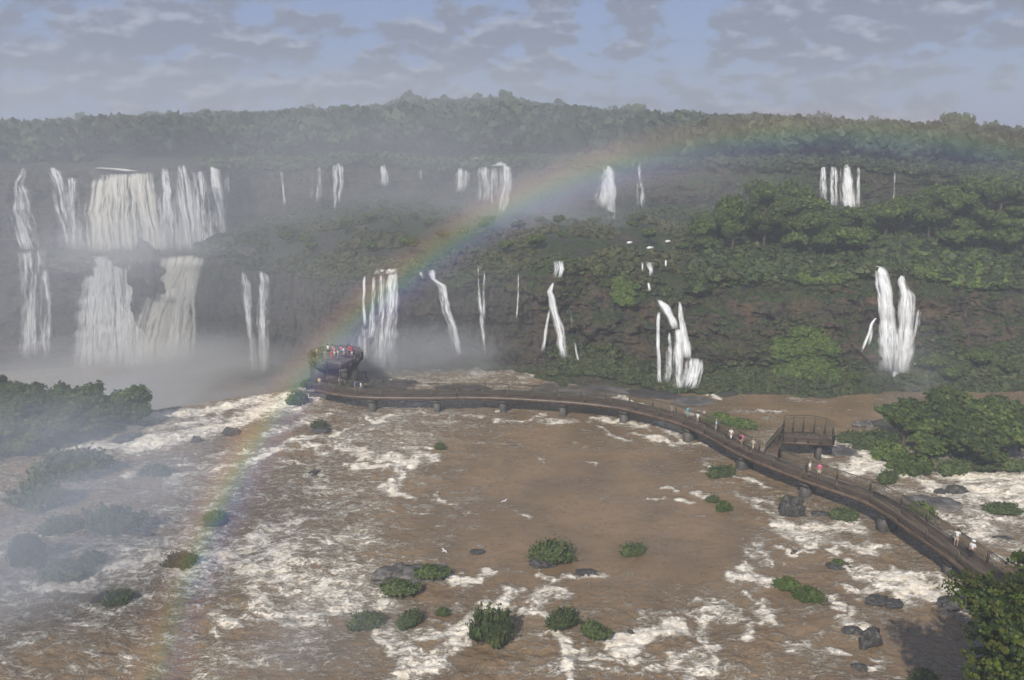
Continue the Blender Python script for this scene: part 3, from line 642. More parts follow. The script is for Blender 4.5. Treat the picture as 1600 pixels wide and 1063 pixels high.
# ---- shrubs in the rapids
SP = []
for sd, nl, fl in ((31, 6, .62), (32, 8, .7), (33, 5, .8), (34, 7, .55)):
    gg = np.random.default_rng(sd); lob = rlobes(gg, nl, .62, .55, fl, .22); SP.append((crown_mesh('foliage', lob, 2600, .06, gg, M_leaf_isl, .8, .28), None))
SPB = [crown_mesh('foliage', rlobes(np.random.default_rng(36), 6, .62, .55, .65, .22), 2600, .06, np.random.default_rng(36), M_leaf_bright, .8, .28)]
def stems_mesh():
    mb = MB(); gg = np.random.default_rng(40)
    for i in range(9):
        a = gg.uniform(0, 6.28); q = gg.uniform(.1, .45); mb.tube([(q*.4*math.cos(a), q*.4*math.sin(a), -.3), (q*.8*math.cos(a), q*.8*math.sin(a), .1), (q*1.3*math.cos(a), q*1.3*math.sin(a), .42)], [.035, .025, .012], 6)
    return mesh_np('stems', np.concatenate(mb.v), [np.array(mb.q), np.array(mb.t)], [M_bark], True)
STEM = stems_mesh()
def shrub(px, py, hw, h, lab, slant=0., bright=False, k=None, dep=None, group=None):
    """py: foot of the plant on the water; hw, h: half width and height in photo px"""
    b = P(px, py, 0.05); D = (b-Vector((0, 0, CAM_H))).length; m = D/FPX
    sx = hw*m; td = -ray(px, py)[2]; cs = .85
    dy = dep if dep else sx*.62
    zz_ = max(.5, (h*m-dy*.8*.45)/cs*1.2)
    t = empty('shrub', (b.x, b.y+dy*.55, -.1), lab, 'shrub', group, slant, (sx, dy, zz_))
    me = SPB[0] if bright else SP[random.randrange(4) if k is None else k][0]
    link('foliage', me, t); link('stems', STEM, t); return t
SH = [(240, 747, 27, 22, 'low grey-green shrub in the misty rapids below the foam line'), (335, 815, 21, 18, 'small bright green shrub where the rainbow meets the rapids', 0, True),
 (172, 842, 46, 58, 'large rounded shrub veiled in mist among the upper rapids'), (274, 890, 26, 32, 'olive shrub with brown-tinged tip between two foaming chutes'),
 (40, 888, 30, 48, 'tall dark shrub at the misty west end of the shrub row'), (92, 912, 42, 36, 'wide dark shrub in the middle of the misty western row'), (143, 884, 22, 22, 'small dark shrub ending the misty western row'),
 (178, 946, 22, 28, 'compact dark shrub splitting a foaming chute'), (688, 703, 11, 14, 'tiny lone shrub in the calm reach below the footbridge'),
 (866, 884, 42, 42, 'wide bushy shrub on a dark rock in the calm brown reach'), (987, 869, 22, 26, 'small round shrub alone in calm brown water'),
 (622, 934, 36, 32, 'leafy shrub draped over the front of the long grey rock'), (672, 908, 32, 30, 'green shrub covering the back of the long grey rock'),
 (566, 983, 30, 32, 'hazy grey-green shrub at the edge of a foaming drop'), (641, 980, 26, 28, 'slanting narrow shrub beside the foaming drop', .7),
 (692, 962, 13, 15, 'very small hazy shrub between two larger ones'), (765, 1010, 39, 64, 'tall domed shrub rising from white braided water'),
 (882, 985, 30, 36, 'broad shrub upstream half of the long leafy bar', .3), (930, 1002, 28, 36, 'broad shrub downstream half of the long leafy bar', -.5),
 (1125, 747, 25, 26, 'round shrub just below the footbridge bend', 0), (1116, 786, 13, 14, 'small shrub touching its larger neighbour in the braided water'), (1134, 800, 15, 20, 'bright shrub on the downstream side of a pair', 0, True),
 (1318, 812, 22, 24, 'green shrub right under the footbridge near the cube-shaped rock', -.4), (1313, 887, 14, 14, 'little bright shrub perched on a dark rock', 0, True),
 (1236, 925, 24, 22, 'leafy shrub forming the upper end of a green bar', -.5, True), (1270, 944, 26, 26, 'leafy shrub forming the lower end of a green bar', -.5, True),
 (1387, 756, 17, 26, 'rounded shrub in white water below the island wood'), (1445, 815, 27, 30, 'dense shrub pressed against the far railing of the footbridge', 0, True),
 (1130, 664, 26, 22, 'grassy green shrub behind the footbridge, end nearer the platform', -.3, True), (1165, 672, 28, 20, 'grassy green shrub behind the footbridge, end nearer the lookout spur', -.3, True),
 (461, 634, 18, 30, 'pale green shrub at the brink beside the lookout tower'), (480, 606, 14, 16, 'small shrub hiding the foot of the lookout tower'), (497, 670, 15, 16, 'grey misty shrub in the white water below the tower'),
 (822, 626, 26, 18, 'low shrub seen through the footbridge railing', 0, True), (856, 624, 14, 12, 'smaller low shrub seen through the footbridge railing'), (880, 604, 9, 10, 'little shrub above the shallow cascade behind the footbridge'),
 (95, 752, 55, 55, 'broad ghostly shrub lost in bluish mist'), (50, 800, 40, 50, 'ghostly shrub nearest the mist bank'), (85, 835, 30, 32, 'ghostly low shrub between mist bank and shrub row'),
 (1238, 786, 17, 12, 'thin green shrub capping the cube-shaped dark rock'), (1578, 805, 30, 18, 'dark low shrub on a rock among the white rapids'), (1590, 740, 24, 26, 'shrub at the tip of the island wood beside white rapids'),
 (1452, 1076, 24, 26, 'bright shrub top on the near bank', 0, True)]
for s in SH: shrub(*s)

# ---- rocks
def rock_mesh(seed, mat, rough=.35):
    g = np.random.default_rng(seed); v, f = ICO4; n1 = fbm(v[:, 0]*1.3+seed, v[:, 1]*1.3, v[:, 2]*1.3, 4, seed); n2 = fbm(v[:, 0]*3+seed, v[:, 1]*3, v[:, 2]*3, 3, seed+2, True)
    n3 = fbm(v[:, 0]*7+seed, v[:, 1]*7, v[:, 2]*7, 3, seed+4, True); n4 = np.round(fbm(v[:, 0]*1.1, v[:, 1]*1.1, v[:, 2]*2.4, 2, seed+6)*4)/4
    w = v*(.9+rough*1.5*n1+.22*n2+.08*n3+.25*n4)[:, None]; return mesh_np('rock', w, f, [mat], False)
RK = [rock_mesh(s, M_boulder, r) for s, r in ((1, .35), (2, .45), (3, .3))]; RG = [rock_mesh(s, M_slab, r) for s, r in ((4, .3), (5, .4))]
def rock(px, py, hw, h, lab, grey=False, rz=0., z=0.):
    b = P(px, py, z); D = (b-Vector((0, 0, CAM_H))).length; m = D/FPX; sx = hw*m
    dy = sx*.6; H = max(.25, (h*m-dy*.5)/.85)
    o = link('rock', random.choice(RG if grey else RK)); o.location = (b.x, b.y+dy*.6, z-.1*H); o.scale = (sx*.85, dy*.85, H*.85); o.rotation_euler = (0, 0, rz)
    return tag(o, lab, 'rock')
for r in [(1238, 806, 21, 34, 'cube-shaped dark wet rock beside the footbridge'), (1283, 806, 14, 8, 'low dark rock next to the cube-shaped one'), (1313, 890, 18, 12, 'dark rock under the little bright shrub'),
 (1375, 945, 20, 12, 'flat black rock below the strongest white chute', False, -.2), (1400, 948, 16, 9, 'thin black rock trailing off the flat one'), (1364, 1010, 20, 26, 'angular black rock rising from calm brown water'), (1335, 990, 16, 10, 'half-drowned black rock beside the angular one'),
 (1500, 955, 28, 20, 'dark bank rock below the near trees'), (1345, 1050, 14, 12, 'small drowned rock near the bottom edge'), (1570, 848, 18, 8, 'thin dark rock in the white rapids beside the footbridge'), (1545, 812, 10, 6, 'dark rock point in white rapids'),
 (1498, 770, 16, 12, 'small dark rock below the broad white rapids'), (1470, 772, 10, 8, 'tiny dark rock between rapids and island wood'), (1470, 800, 38, 22, 'smooth broad grey rock hump behind the footbridge', True, -.3), (1330, 712, 36, 14, 'long low grey rock beside the lookout spur', True, -.2),
 (1352, 668, 16, 12, 'reddish-grey boulder at the tip of the island wood', True), (1285, 700, 16, 12, 'dark rock under the lookout spur pier'), (1240, 866, 9, 5, 'thin curved dark rock parting the current'), (488, 744, 14, 9, 'dark grey half-drowned rock in misty water'),
 (500, 676, 18, 10, 'dark rock in the white water below the tower'), (305, 692, 9, 12, 'knob of dark rock on the foam line'), (358, 680, 16, 14, 'broader dark rock on the foam line'), (196, 690, 22, 14, 'mossy rock at the tip of the western wood'), (140, 682, 9, 6, 'small dark rock touching the western wood'),
 (612, 905, 30, 22, 'grey rock face at the upstream end of the shrubby islet', True, .3), (660, 905, 40, 20, 'long grey rock carrying two shrubs', True), (915, 900, 20, 10, 'low dark rock tailing the wide bushy shrub'), (848, 886, 24, 20, 'dark rock under the wide bushy shrub'),
 (745, 866, 14, 7, 'sunken rock shadowing the calm brown reach'), (230, 838, 9, 7, 'small dark rock in the misty rapids'), (160, 938, 18, 10, 'dark rock beside the compact shrub'), (335, 820, 18, 8, 'dark rock under the small bright shrub'), (985, 990, 6, 4, 'tiny dark rock in front of the leafy bar'),
 (860, 612, 40, 12, 'grey rock shelf with a thin cascade behind the footbridge', True), (610, 610, 50, 12, 'long dark rock shelf behind the footbridge near the tower', False), (720, 616, 50, 9, 'dark low rock shelf at the foot of the misty falls'), (940, 616, 50, 14, 'grey-green rock shelf below the twin-stream fall', True),
 (1020, 622, 50, 16, 'dark boulder apron below the strong white fall'), (1085, 632, 40, 14, 'grey boulder apron beside the brown pool', True), (1130, 618, 26, 9, 'low dark rock in the brown pool'), (1282, 622, 12, 6, 'single low rock in the brown pool'), (1200, 612, 50, 9, 'dark rock edge of the brown pool below the grassy talus'),
 (1330, 612, 50, 10, 'dark rock edge of the brown pool near the tall twin fall'), (1425, 612, 20, 12, 'boulder at the foot of the tall twin fall'), (1060, 610, 14, 9, 'boulder splitting the foot of the strong white fall'), (498, 622, 34, 14, 'dark rock foundation of the lookout tower'),
 (213, 598 - 0, 1, 1, 'x')][:-1]: rock(*r)
# rock islands in the great fall (between upper and lower drop)
def cliff_rock(px, py, hw, h, r, lab):
    az, td = azr(px, py); z = CAM_H-r*td; m = math.hypot(r, CAM_H-z)/FPX; o = link('rock', random.choice(RK)); o.location = (r*math.sin(az), r*math.cos(az), z)
    o.scale = (hw*m, hw*m*.8, h*m); tag(o, lab, 'rock'); return o
bb = lambda px: float(base1(azr(px, 450)[0]))
cliff_rock(232, 432, 26, 40, bb(232)+.5, 'tall dark rock stack splitting the great lower fall'); cliff_rock(222, 478, 14, 30, bb(222)-.5, 'narrow dark rock spur under the rock stack')
cliff_rock(120, 412, 26, 14, bb(120)+3, 'dark ledge rock at the western shoulder of the great lower fall'); cliff_rock(188, 402, 12, 10, bb(188)+3, 'small rock on the brink of the great lower fall')
cliff_rock(345, 392, 26, 20, bb(345)+8, 'dome of dark rock at the eastern end of the great falls ledge'); cliff_rock(385, 402, 30, 16, bb(385)+9, 'sloping dark rock beside the ledge dome')

# ---- wooded islands
def wood(pts, r0, r1, lab, group, n, seed, lift=.3):
    """pts: photo polygon on the water level; trees grown tree by tree inside"""
    rd = random.Random(seed); W = [P(*p) for p in pts]; xs = [w.x for w in W]; ys = [w.y for w in W]; out_ = []
    def inside(x, y):
        c = False; j = len(W)-1
        for i in range(len(W)):
            if (W[i].y > y) != (W[j].y > y) and x < (W[j].x-W[i].x)*(y-W[i].y)/(W[j].y-W[i].y)+W[i].x: c = not c
            j = i
        return c
    for _ in range(6000):
        x, y = rd.uniform(min(xs), max(xs)), rd.uniform(min(ys), max(ys))
        if inside(x, y) and all((x-q[0])**2+(y-q[1])**2 > ((r0+r1)*.36)**2 for q in out_):
            out_.append((x, y)); s = rd.uniform(r0, r1)/4.0
            add_tree(x, y, lift-.8*s, rd.randrange(5), s, lab, group, sz=rd.uniform(.75, 1.0))
            if len(out_) >= n: break
    # the rocky ground it grows on
    cx, cy = sum(xs)/len(xs), sum(ys)/len(ys); mb = MB(); poly = [(w.x, w.y) for w in W]
    mb.prism(poly, -.8, .5); V = np.concatenate(mb.v)
    return out_, poly
def islet(poly, name, lab):
    V = []; n = len(poly); cx = sum(p[0] for p in poly)/n; cy = sum(p[1] for p in poly)/n
    pts = []
    for i in range(n):
        a, b = poly[i], poly[(i+1) % n]
        for t in np.linspace(0, 1, 8)[:-1]: pts.append((a[0]*(1-t)+b[0]*t, a[1]*(1-t)+b[1]*t))
    pts = np.array(pts); m = len(pts); rings = []
    for k, (s, z) in enumerate(((1.04, -1.2), (1., -.1), (.96, .5), (.85, .8), (.5, 1.1), (.15, 1.3))):
        q = np.c_[cx+(pts[:, 0]-cx)*s, cy+(pts[:, 1]-cy)*s]; jit = fbm(q[:, 0]*.6, q[:, 1]*.6, k, 3, 3)
        rings.append(np.c_[q[:, 0]+jit*.6, q[:, 1]+jit*.5, z+jit*.4])
    V = np.concatenate(rings+[np.array([[cx, cy, 1.3]])]); Q = []; T = []
    for k in range(5):
        for i in range(m): Q.append((k*m+i, k*m+(i+1) % m, (k+1)*m+(i+1) % m, (k+1)*m+i))
    for i in range(m): T.append((5*m+i, 5*m+(i+1) % m, 6*m))
    return tag(link(name, mesh_np(name, V, [np.array(Q), np.array(T)], [M_slab], False)), lab, kind='structure')
_, pl = wood([(-110, 634), (-60, 632), (60, 636), (150, 640), (215, 652), (224, 672), (170, 674), (110, 692), (40, 712), (-60, 730), (-110, 735)], 1.7, 2.9, 'dark rounded tree in the wood on the western island beside the rapids', 'trees of the western island', 95, 4, -.9)
islet(pl, 'island_ground', 'low rocky ground of the western wooded island')
_, pl = wood([(1420, 668), (1480, 662), (1560, 668), (1596, 690), (1590, 712), (1560, 722), (1500, 732), (1440, 712), (1400, 690)], 2.4, 3.7, 'leafy tree of the island wood between brown pool and white rapids', 'trees of the eastern island wood', 34, 6, -.5)
islet(pl, 'island_ground', 'rocky ground of the eastern island wood')
for px, py, hw, h, lab, br in ((1335, 694, 24, 22, 'grey-green shrub at the low western tip of the eastern island', False), (1372, 700, 34, 34, 'loose green shrub leading up to the island wood', False), (1352, 718 - 14, 22, 16, 'low shrub edge by the reddish boulder', False),
                           (1400, 722, 34, 32, 'green shrub on the shore of the island wood facing the footbridge', True), (1440, 745, 34, 36, 'lush yellow-green shrub where the island meets white rapids', True), (1412, 738, 24, 22, 'low green shrub trailing along the island shore', True),
                           (1545, 738, 36, 26, 'low dark shrub fringe above the broad white rapids', False), (1490, 742, 26, 28, 'shadowed shrub below the island wood', False), (1385, 610, 30, 0, 'x', False)):
    if lab != 'x': shrub(px, py, hw, h, lab, 0, br)

# shrubs and trees at the foot of the right-hand cliff
for px, s, k, sc1, lab in ((1442, 1.2, 4, .42, 'small tree on the talus just east of the tall twin fall'), (1470, 1.5, 0, .5, 'second small tree on the talus east of the tall twin fall'), (1505, 1.3, 2, .5, 'rounded small tree on the talus under the sheer cliff'),
                       (1545, 1.5, 1, .45, 'upright small tree on the talus under the sheer cliff'), (1590, 1.4, 4, .5, 'small tree on the talus at the edge of the view'), (1345, 1.5, 4, .35, 'dark bush-like tree just west of the tall twin fall')):
    p = tpoint(px, s, s+.001); add_tree(p[0], p[1], p[2]-.4, k, sc1, lab, None)

# ---- near trees, lower right
def near_tree(px, py, rng_h, h, r, seed, lab, nl=12, nleaf=15000, ls=.11):
    gg = np.random.default_rng(seed); az, td = azr(px, py); x, y = rng_h*math.sin(az), rng_h*math.cos(az); zc = CAM_H-rng_h*td
    t = empty('tree', (x, y, -1.), lab, 'tree'); H = zc+1.
    lob = [(0, 0, H, r*.55, r*.55, r*.42)]
    for i in range(nl):
        a = gg.uniform(0, 6.28); q = r*gg.uniform(.35, .85); e = gg.uniform(-.45, .38); rr_ = r*gg.uniform(.16, .32)
        lob.append((math.cos(a)*q, math.sin(a)*q, H+e*r*.8, rr_, rr_, rr_*.55))
    link('crown', crown_mesh('crown', lob, nleaf, ls, gg, M_leaf_near, .62), t)
    mb = MB(); mb.tube([(0, 0, -.5), (.1, .05, H*.4), (0, 0, H*.75), (0, 0, H)], [r*.07, r*.055, r*.04, r*.02], 10)
    for l in lob[1:]: mb.tube([(0, 0, H*.62), (l[0]*.5, l[1]*.5, H*.7+(l[2]-H*.7)*.5), (l[0]*.92, l[1]*.92, l[2])], [r*.032, r*.02, r*.008], 6)
    mb.build('trunk', M_bark, t, True); return t
near_tree(1668, 1010, 41, 10, 6.0, 51, 'bright-leaved near tree reaching over the end of the footbridge', 18, 30000, .10)
near_tree(1650, 1130, 36, 9, 4.6, 52, 'darker near tree filling the bottom corner', 14, 18000, .10)
near_tree(1690, 890, 54, 9, 4.2, 53, 'near tree behind the footbridge end at the frame edge', 12, 14000, .11)
# near bank
bk = MB(); poly = [P(1515, 985), P(1580, 960), P(1650, 900), P(1900, 860), P(2200, 1400), P(1550, 1400), P(1500, 1150), P(1515, 1050)]
islet([(p.x, p.y) for p in poly], 'bank_ground', 'shaded rocky bank under the near trees')

# ------------------------------------------------------------------ waterfalls
def face_pt(px, py, tier, pull):
    az, td = azr(px, py); a = np.array([az])
    if tier == 1: rb, zb, rt, zt = float(base1(az))+1, float(profile(a)[1][2, 0]), float(top1r(az)), float(top1z(az))
    else: rb, zb, rt, zt = float(base2(az)), float(base2z(az)), float(top2r(az)), float(top2z(az))
    # ray z = H - r*td ; face line
    k = (zt-zb)/(rt-rb); r = (CAM_H-zb+k*rb)/(td+k); r = min(max(r, rb-4.5), rt+6); z = CAM_H-r*td
    fr = (z-zb)/max(zt-zb, 1)
    r -= pull*(1-max(0, fr-.9)*2 if fr > .9 else 1); z = CAM_H-r*td
    return Vector((r*math.sin(az), r*math.cos(az), z)), az
FIDN = [0]
DISP = Rr-Rr2
def local_pull(az, z, tier):
    j = int(round((az-AZ0)/(AZ1-AZ0)*(NA-1))); k0, k1 = (20, 112) if tier == 1 else (178, 244)
    i = k0+int(np.argmin(np.abs(Zz[k0:k1, j]-z))); return max(.6, float(DISP[max(i-4, 0):i+6, j-4:j+5].max())+.5)
def strand(pts, tier, dens=.55, pull=2.4, bulge=.35):
    """pts: (px,py,half width px) down the fall -> flattened solid body following the rock"""
    FIDN[0] += 1; Pp = np.array(pts, float); t = np.r_[0, np.cumsum(np.hypot(np.diff(Pp[:, 0]), np.diff(Pp[:, 1])))]
    n = max(6, int(t[-1]/3.5)); ts = np.linspace(0, t[-1], n); px = np.interp(ts, t, Pp[:, 0]); py = np.interp(ts, t, Pp[:, 1]); hw = np.interp(ts, t, Pp[:, 2])
    px = px+np.minimum(hw*.25, 1.2)*vnoise(ts*.08, FIDN[0]*3.1, 0, 3); hw = hw*(1+.16*vnoise(ts*.10, FIDN[0]*1.7, 4, 5))
    m = 18; V = []; fu = []; fv = []; de = []; sf = []; s = 0; prev = None; pl_ = []; hw = hw*1.08
    for i in range(n):
        c, az = face_pt(px[i], py[i], tier, 0); lp = local_pull(az, c.z, tier); pl_.append(lp if not pl_ else max(lp, pl_[-1]-.12))
    pl_ = np.array(pl_)
    for _ in range(3): pl_[1:-1] = np.maximum(pl_[1:-1], (pl_[:-2]+pl_[2:])/2)
    if np.mean(Pp[:, 2]) > 13: pl_[:] = np.linspace(np.percentile(pl_, 70), pl_.max(), n)
    for i in range(n):
        c, az = face_pt(px[i], py[i], tier, pl_[i]); mpp = (c-Vector((0, 0, CAM_H))).length/FPX; w = hw[i]*mpp
        if prev is not None: s += (c-prev).length
        prev = c; ra = Vector((math.cos(az), -math.sin(az), 0)); fo = Vector((-math.sin(az), -math.cos(az), 0))
        ends = min(1, i/2.)*min(1, (n-1-i)/3+.3)
        for k in range(m):
            th = 2*math.pi*k/m; u = math.cos(th); f = math.sin(th)
            b = (bulge*(.4+w*.22)*(1+.35*float(vnoise(np.array([u*w*1.4]), s*.05, FIDN[0], 6)[0])))*(f if f > 0 else f*.35)
            q = c+ra*(u*w)+fo*b; V.append(tuple(q)); fu.append(u*w); fv.append(s); de.append(dens*(1-.45*abs(u)**2.5)*(.75+.25*ends)); sf.append(max(0., 1-abs(u)**1.8)*min(1., .35+min(1, i/2.))*min(1., .12+(n-1-i)/max(3., n*.16)))
    Q = [(i*m+k, i*m+(k+1) % m, (i+1)*m+(k+1) % m, (i+1)*m+k) for i in range(n-1) for k in range(m)]
    return V, Q, fu, fv, de, [FIDN[0]*5.3]*len(V), sf
def waterfall(lab, tier, strands, mat=None, parts=None):
    mat = mat or M_fall
    def bld(ss, name, parent):
        VV = []; QQ = []; A_ = [[], [], [], [], []]
        for st in ss:
            V, Q, *at = strand(st[0], st[2] if len(st) > 2 and st[2] else tier, st[1]); o = len(VV); VV += V; QQ += [tuple(i+o for i in q) for q in Q]
            for k in range(5): A_[k] += at[k]
        return link(name, mesh_np(name, np.array(VV), np.array(QQ), [mat], True, {'fu': A_[0], 'fv': A_[1], 'dens': A_[2], 'fid': A_[3], 'soft': A_[4]}), parent)
    o = bld(strands, 'waterfall', None); tag(o, lab, 'waterfall')
    for p in parts or (): bld([p], 'side_stream', o)
    return o
W = waterfall
W('pale slender double-drop cascade at the far west end of the cliff', 2, [([(38, 262, 3), (30, 285, 7), (28, 330, 9), (40, 370, 11), (47, 396, 14)], .52), ([(34, 290, 10), (44, 340, 8), (60, 392, 8)], .40),
   ([(50, 392, 17), (52, 420, 17), (50, 470, 12), (48, 560, 16)], .50, 1), ([(70, 420, 4), (74, 470, 5), (74, 560, 7)], .45, 1)])
W('narrow misty curtain west of the great upper curtain', 2, [([(83, 262, 6), (92, 280, 8), (100, 330, 11), (112, 390, 14)], .50), ([(114, 278, 7), (116, 330, 9), (120, 392, 12)], .55)])
W('great broad upper curtain of cream water', 2, [([(150, 262, 7), (180, 264, 18), (205, 268, 14)], .6), ([(160, 280, 14), (152, 330, 20), (158, 395, 24)], .58), ([(190, 272, 26), (190, 330, 30), (195, 396, 34)], .60), ([(222, 270, 14), (232, 330, 16), (244, 396, 22)], .62)], M_fall_c)
W('three-stranded upper curtain east of the great broad one', 2, [([(258, 262, 5), (262, 300, 11), (268, 394, 18)], .52), ([(284, 258, 5), (290, 310, 14), (298, 392, 22)], .56), ([(310, 268, 9), (316, 330, 15), (320, 392, 18)], .52), ([(334, 256, 7), (342, 320, 8), (347, 385, 10)], .62)],
  parts=[([(353, 254, 3), (354, 300, 4), (356, 350, 4)], .35)])
W('massive white lower chute on the western side of the rock stack', 1, [([(158, 400, 20), (154, 450, 23), (150, 500, 25), (148, 575, 28)], .72), ([(182, 402, 14), (188, 450, 22), (190, 500, 25), (190, 575, 28)], .68), ([(206, 400, 4), (206, 450, 7), (200, 500, 12)], .6), ([(206, 470, 8), (210, 510, 14), (214, 575, 20)], .62)], M_fall)
W('massive cream lower chute sweeping off the eastern ledge', 1, [([(285, 400, 30), (272, 440, 30), (250, 490, 30), (240, 540, 30), (238, 575, 32)], .74), ([(304, 402, 14), (292, 450, 16), (282, 510, 22), (276, 575, 28)], .72), ([(258, 402, 16), (268, 430, 16), (268, 470, 18)], .68)], M_fall_c,
  parts=[([(300, 440, 4), (302, 500, 4), (302, 560, 5)], .45)])
W('paired slender fall midway between great chutes and lookout tower', 1, [([(378, 422, 2), (384, 445, 8), (388, 480, 6), (394, 530, 5), (398, 585, 7)], .60), ([(409, 424, 7), (412, 440, 9), (411, 500, 9), (412, 586, 9)], .60)])
W('hair-thin fall on the upper tier, first east of the great curtains', 2, [([(439, 258, 1.5), (442, 290, 2.2), (446, 325, 2.5)], .42)])
W('faint veil-like fall pair on the upper tier', 2, [([(498, 258, 3), (497, 290, 5), (495, 318, 6)], .42), ([(487, 270, 2), (487, 316, 4)], .36)])
W('twisting two-strand upper fall west of the rainbow', 2, [([(534, 252, 3), (524, 260, 4), (525, 300, 4), (524, 328, 3)], .58), ([(532, 254, 4), (533, 290, 4), (530, 318, 3)], .48)])
W('small bell-shaped upper fall', 2, [([(597, 250, 3), (601, 270, 6), (603, 291, 8)], .58)])
W('tiny thread of water on the upper tier beside the bell-shaped fall', 2, [([(657, 260, 1.5), (658, 283, 2.5)], .42)])
W('wide slanting upper fall, western of the pair crossed by the rainbow', 2, [([(748, 246, 7), (735, 252, 11), (724, 260, 14)], .66), ([(722, 262, 12), (721, 280, 12), (719, 300, 9)], .62)])
W('broad curtain-like upper fall with a pointed foot under the rainbow', 2, [([(788, 248, 5), (782, 258, 12), (770, 260, 20)], .60), ([(756, 260, 9), (756, 290, 10), (757, 316, 9)], .54), ([(772, 262, 10), (772, 320, 12)], .46), ([(790, 256, 8), (790, 290, 9), (787, 318, 10), (780, 336, 5)], .62)])
W('bright pear-shaped upper fall rising through the rainbow', 2, [([(944, 248, 3), (950, 262, 6), (946, 290, 15), (945, 325, 17)], .60), ([(953, 265, 7), (955, 310, 9), (954, 346, 7)], .66)])
W('slim upper fall just east of the pear-shaped one', 2, [([(1000, 254, 4), (1001, 290, 7), (1001, 325, 8)], .48)])
W('first slim strand of the eastern upper group', 2, [([(1287, 254, 2.5), (1286, 290, 5), (1288, 316, 6)], .52)])
W('second strand of the eastern upper group', 2, [([(1302, 256, 3), (1303, 290, 6), (1304, 322, 7)], .60)])
W('widest white strand of the eastern upper group', 2, [([(1324, 255, 4), (1325, 290, 8), (1327, 328, 11)], .68)])
W('last thin strand of the eastern upper group', 2, [([(1341, 258, 2), (1341, 290, 3), (1339, 326, 4)], .55), ([(1313, 258, 1.2), (1314, 318, 2)], .40)])
W('hair-thin eastern upper fall beside a bare brown cliff', 2, [([(1399, 265, 1.2), (1398, 300, 1.8), (1396, 325, 2)], .45)])
W('misty curtain fall behind the lookout tower with an arched side stream', 1, [([(606, 420, 16), (600, 428, 20)], .56), ([(615, 424, 8), (612, 480, 12), (606, 520, 14), (606, 574, 15)], .60), ([(597, 428, 5), (597, 480, 6), (592, 574, 12)], .52), ([(584, 430, 3), (582, 480, 4), (580, 530, 7)], .40)],
  parts=[([(569, 432, 3), (568, 470, 2.5), (570, 510, 3)], .48), ([(594, 492, 1.6), (575, 502, 1.6), (560, 517, 1.6), (550, 537, 2), (546, 560, 3)], .5), ([(570, 510, 8), (572, 560, 16)], .36)])
W('bending fall sliding diagonally down a dark buttress', 1, [([(672, 422, 7), (676, 436, 4), (690, 446, 7), (696, 480, 8), (708, 510, 10), (718, 556, 12)], .56)], parts=[([(657, 424, 3), (660, 434, 3)], .5)])
W('group of hair-thin streams on a wet misty wall', 1, [([(746, 414, 2), (747, 460, 3), (752, 500, 4), (758, 552, 2.5)], .52), ([(757, 424, 2), (756, 500, 3)], .40), ([(768, 428, 2), (767, 490, 3)], .36)])
W('single thread of water between misty wall and stepped fall', 1, [([(810, 426, 1.2), (810, 460, 1.8), (807, 500, 1.6)], .50)])
W('stepped white fall with a square upper drop', 1, [([(872, 408, 8), (876, 420, 11), (873, 434, 9)], .62), ([(864, 442, 2), (860, 456, 5), (864, 478, 7), (872, 505, 7), (877, 530, 8), (881, 560, 9)], .72), ([(872, 560, 3), (877, 575, 3), (876, 588, 3)], .58)],
  parts=[([(858, 485, 2), (853, 515, 2.5), (848, 548, 3)], .50), ([(898, 536, 1.5), (903, 565, 3), (908, 583, 5), (915, 578, 3)], .66), ([(892, 485, 1.5), (893, 512, 1.5)], .48)])
W('broken little cascade on the brow above the strong white fall', 1, [([(1014, 410, 6), (1017, 424, 4), (1015, 432, 4)], .60)], parts=[([(1003, 410, 2), (1004, 424, 1.5)], .6), ([(1014, 442, 2), (1015, 455, 3)], .58)])
W('strong white fall with a side leg and a fanned foot', 1, [([(1030, 469, 4), (1040, 480, 8), (1050, 500, 7), (1054, 514, 6)], .72), ([(1062, 472, 2), (1064, 500, 5), (1068, 530, 8), (1074, 560, 12)], .68), ([(1060, 515, 6), (1060, 560, 8), (1062, 610, 10)], .66),
   ([(1086, 560, 12), (1084, 580, 14), (1076, 606, 16)], .68)], parts=[([(1030, 488, 3), (1028, 510, 3), (1029, 560, 3), (1031, 605, 6)], .58), ([(1046, 520, 2), (1045, 600, 9)], .42)])
W('western tall leg of the brilliant twin fall', 1, [([(1372, 416, 9), (1380, 430, 7), (1385, 460, 9), (1386, 500, 10), (1388, 550, 12), (1390, 580, 15)], .76), ([(1368, 422, 3), (1372, 460, 3), (1374, 490, 3)], .62)],
  parts=[([(1368, 497, 2), (1362, 505, 2), (1358, 520, 2.5), (1350, 540, 2), (1346, 550, 1.6)], .60), ([(1363, 512, 2), (1358, 540, 2)], .5)])
W('eastern tall leg of the brilliant twin fall', 1, [([(1408, 421, 3), (1410, 440, 5), (1418, 462, 9), (1415, 500, 10), (1412, 550, 12), (1406, 582, 14)], .76), ([(1400, 520, 9), (1400, 582, 14)], .50), ([(1400, 575, 6), (1398, 600, 4), (1390, 612, 4)], .7)],
  parts=[([(1436, 485, 3), (1434, 505, 3), (1428, 530, 2.5), (1426, 555, 3)], .56), ([(1428, 566, 2), (1434, 580, 3), (1437, 590, 2)], .62)])
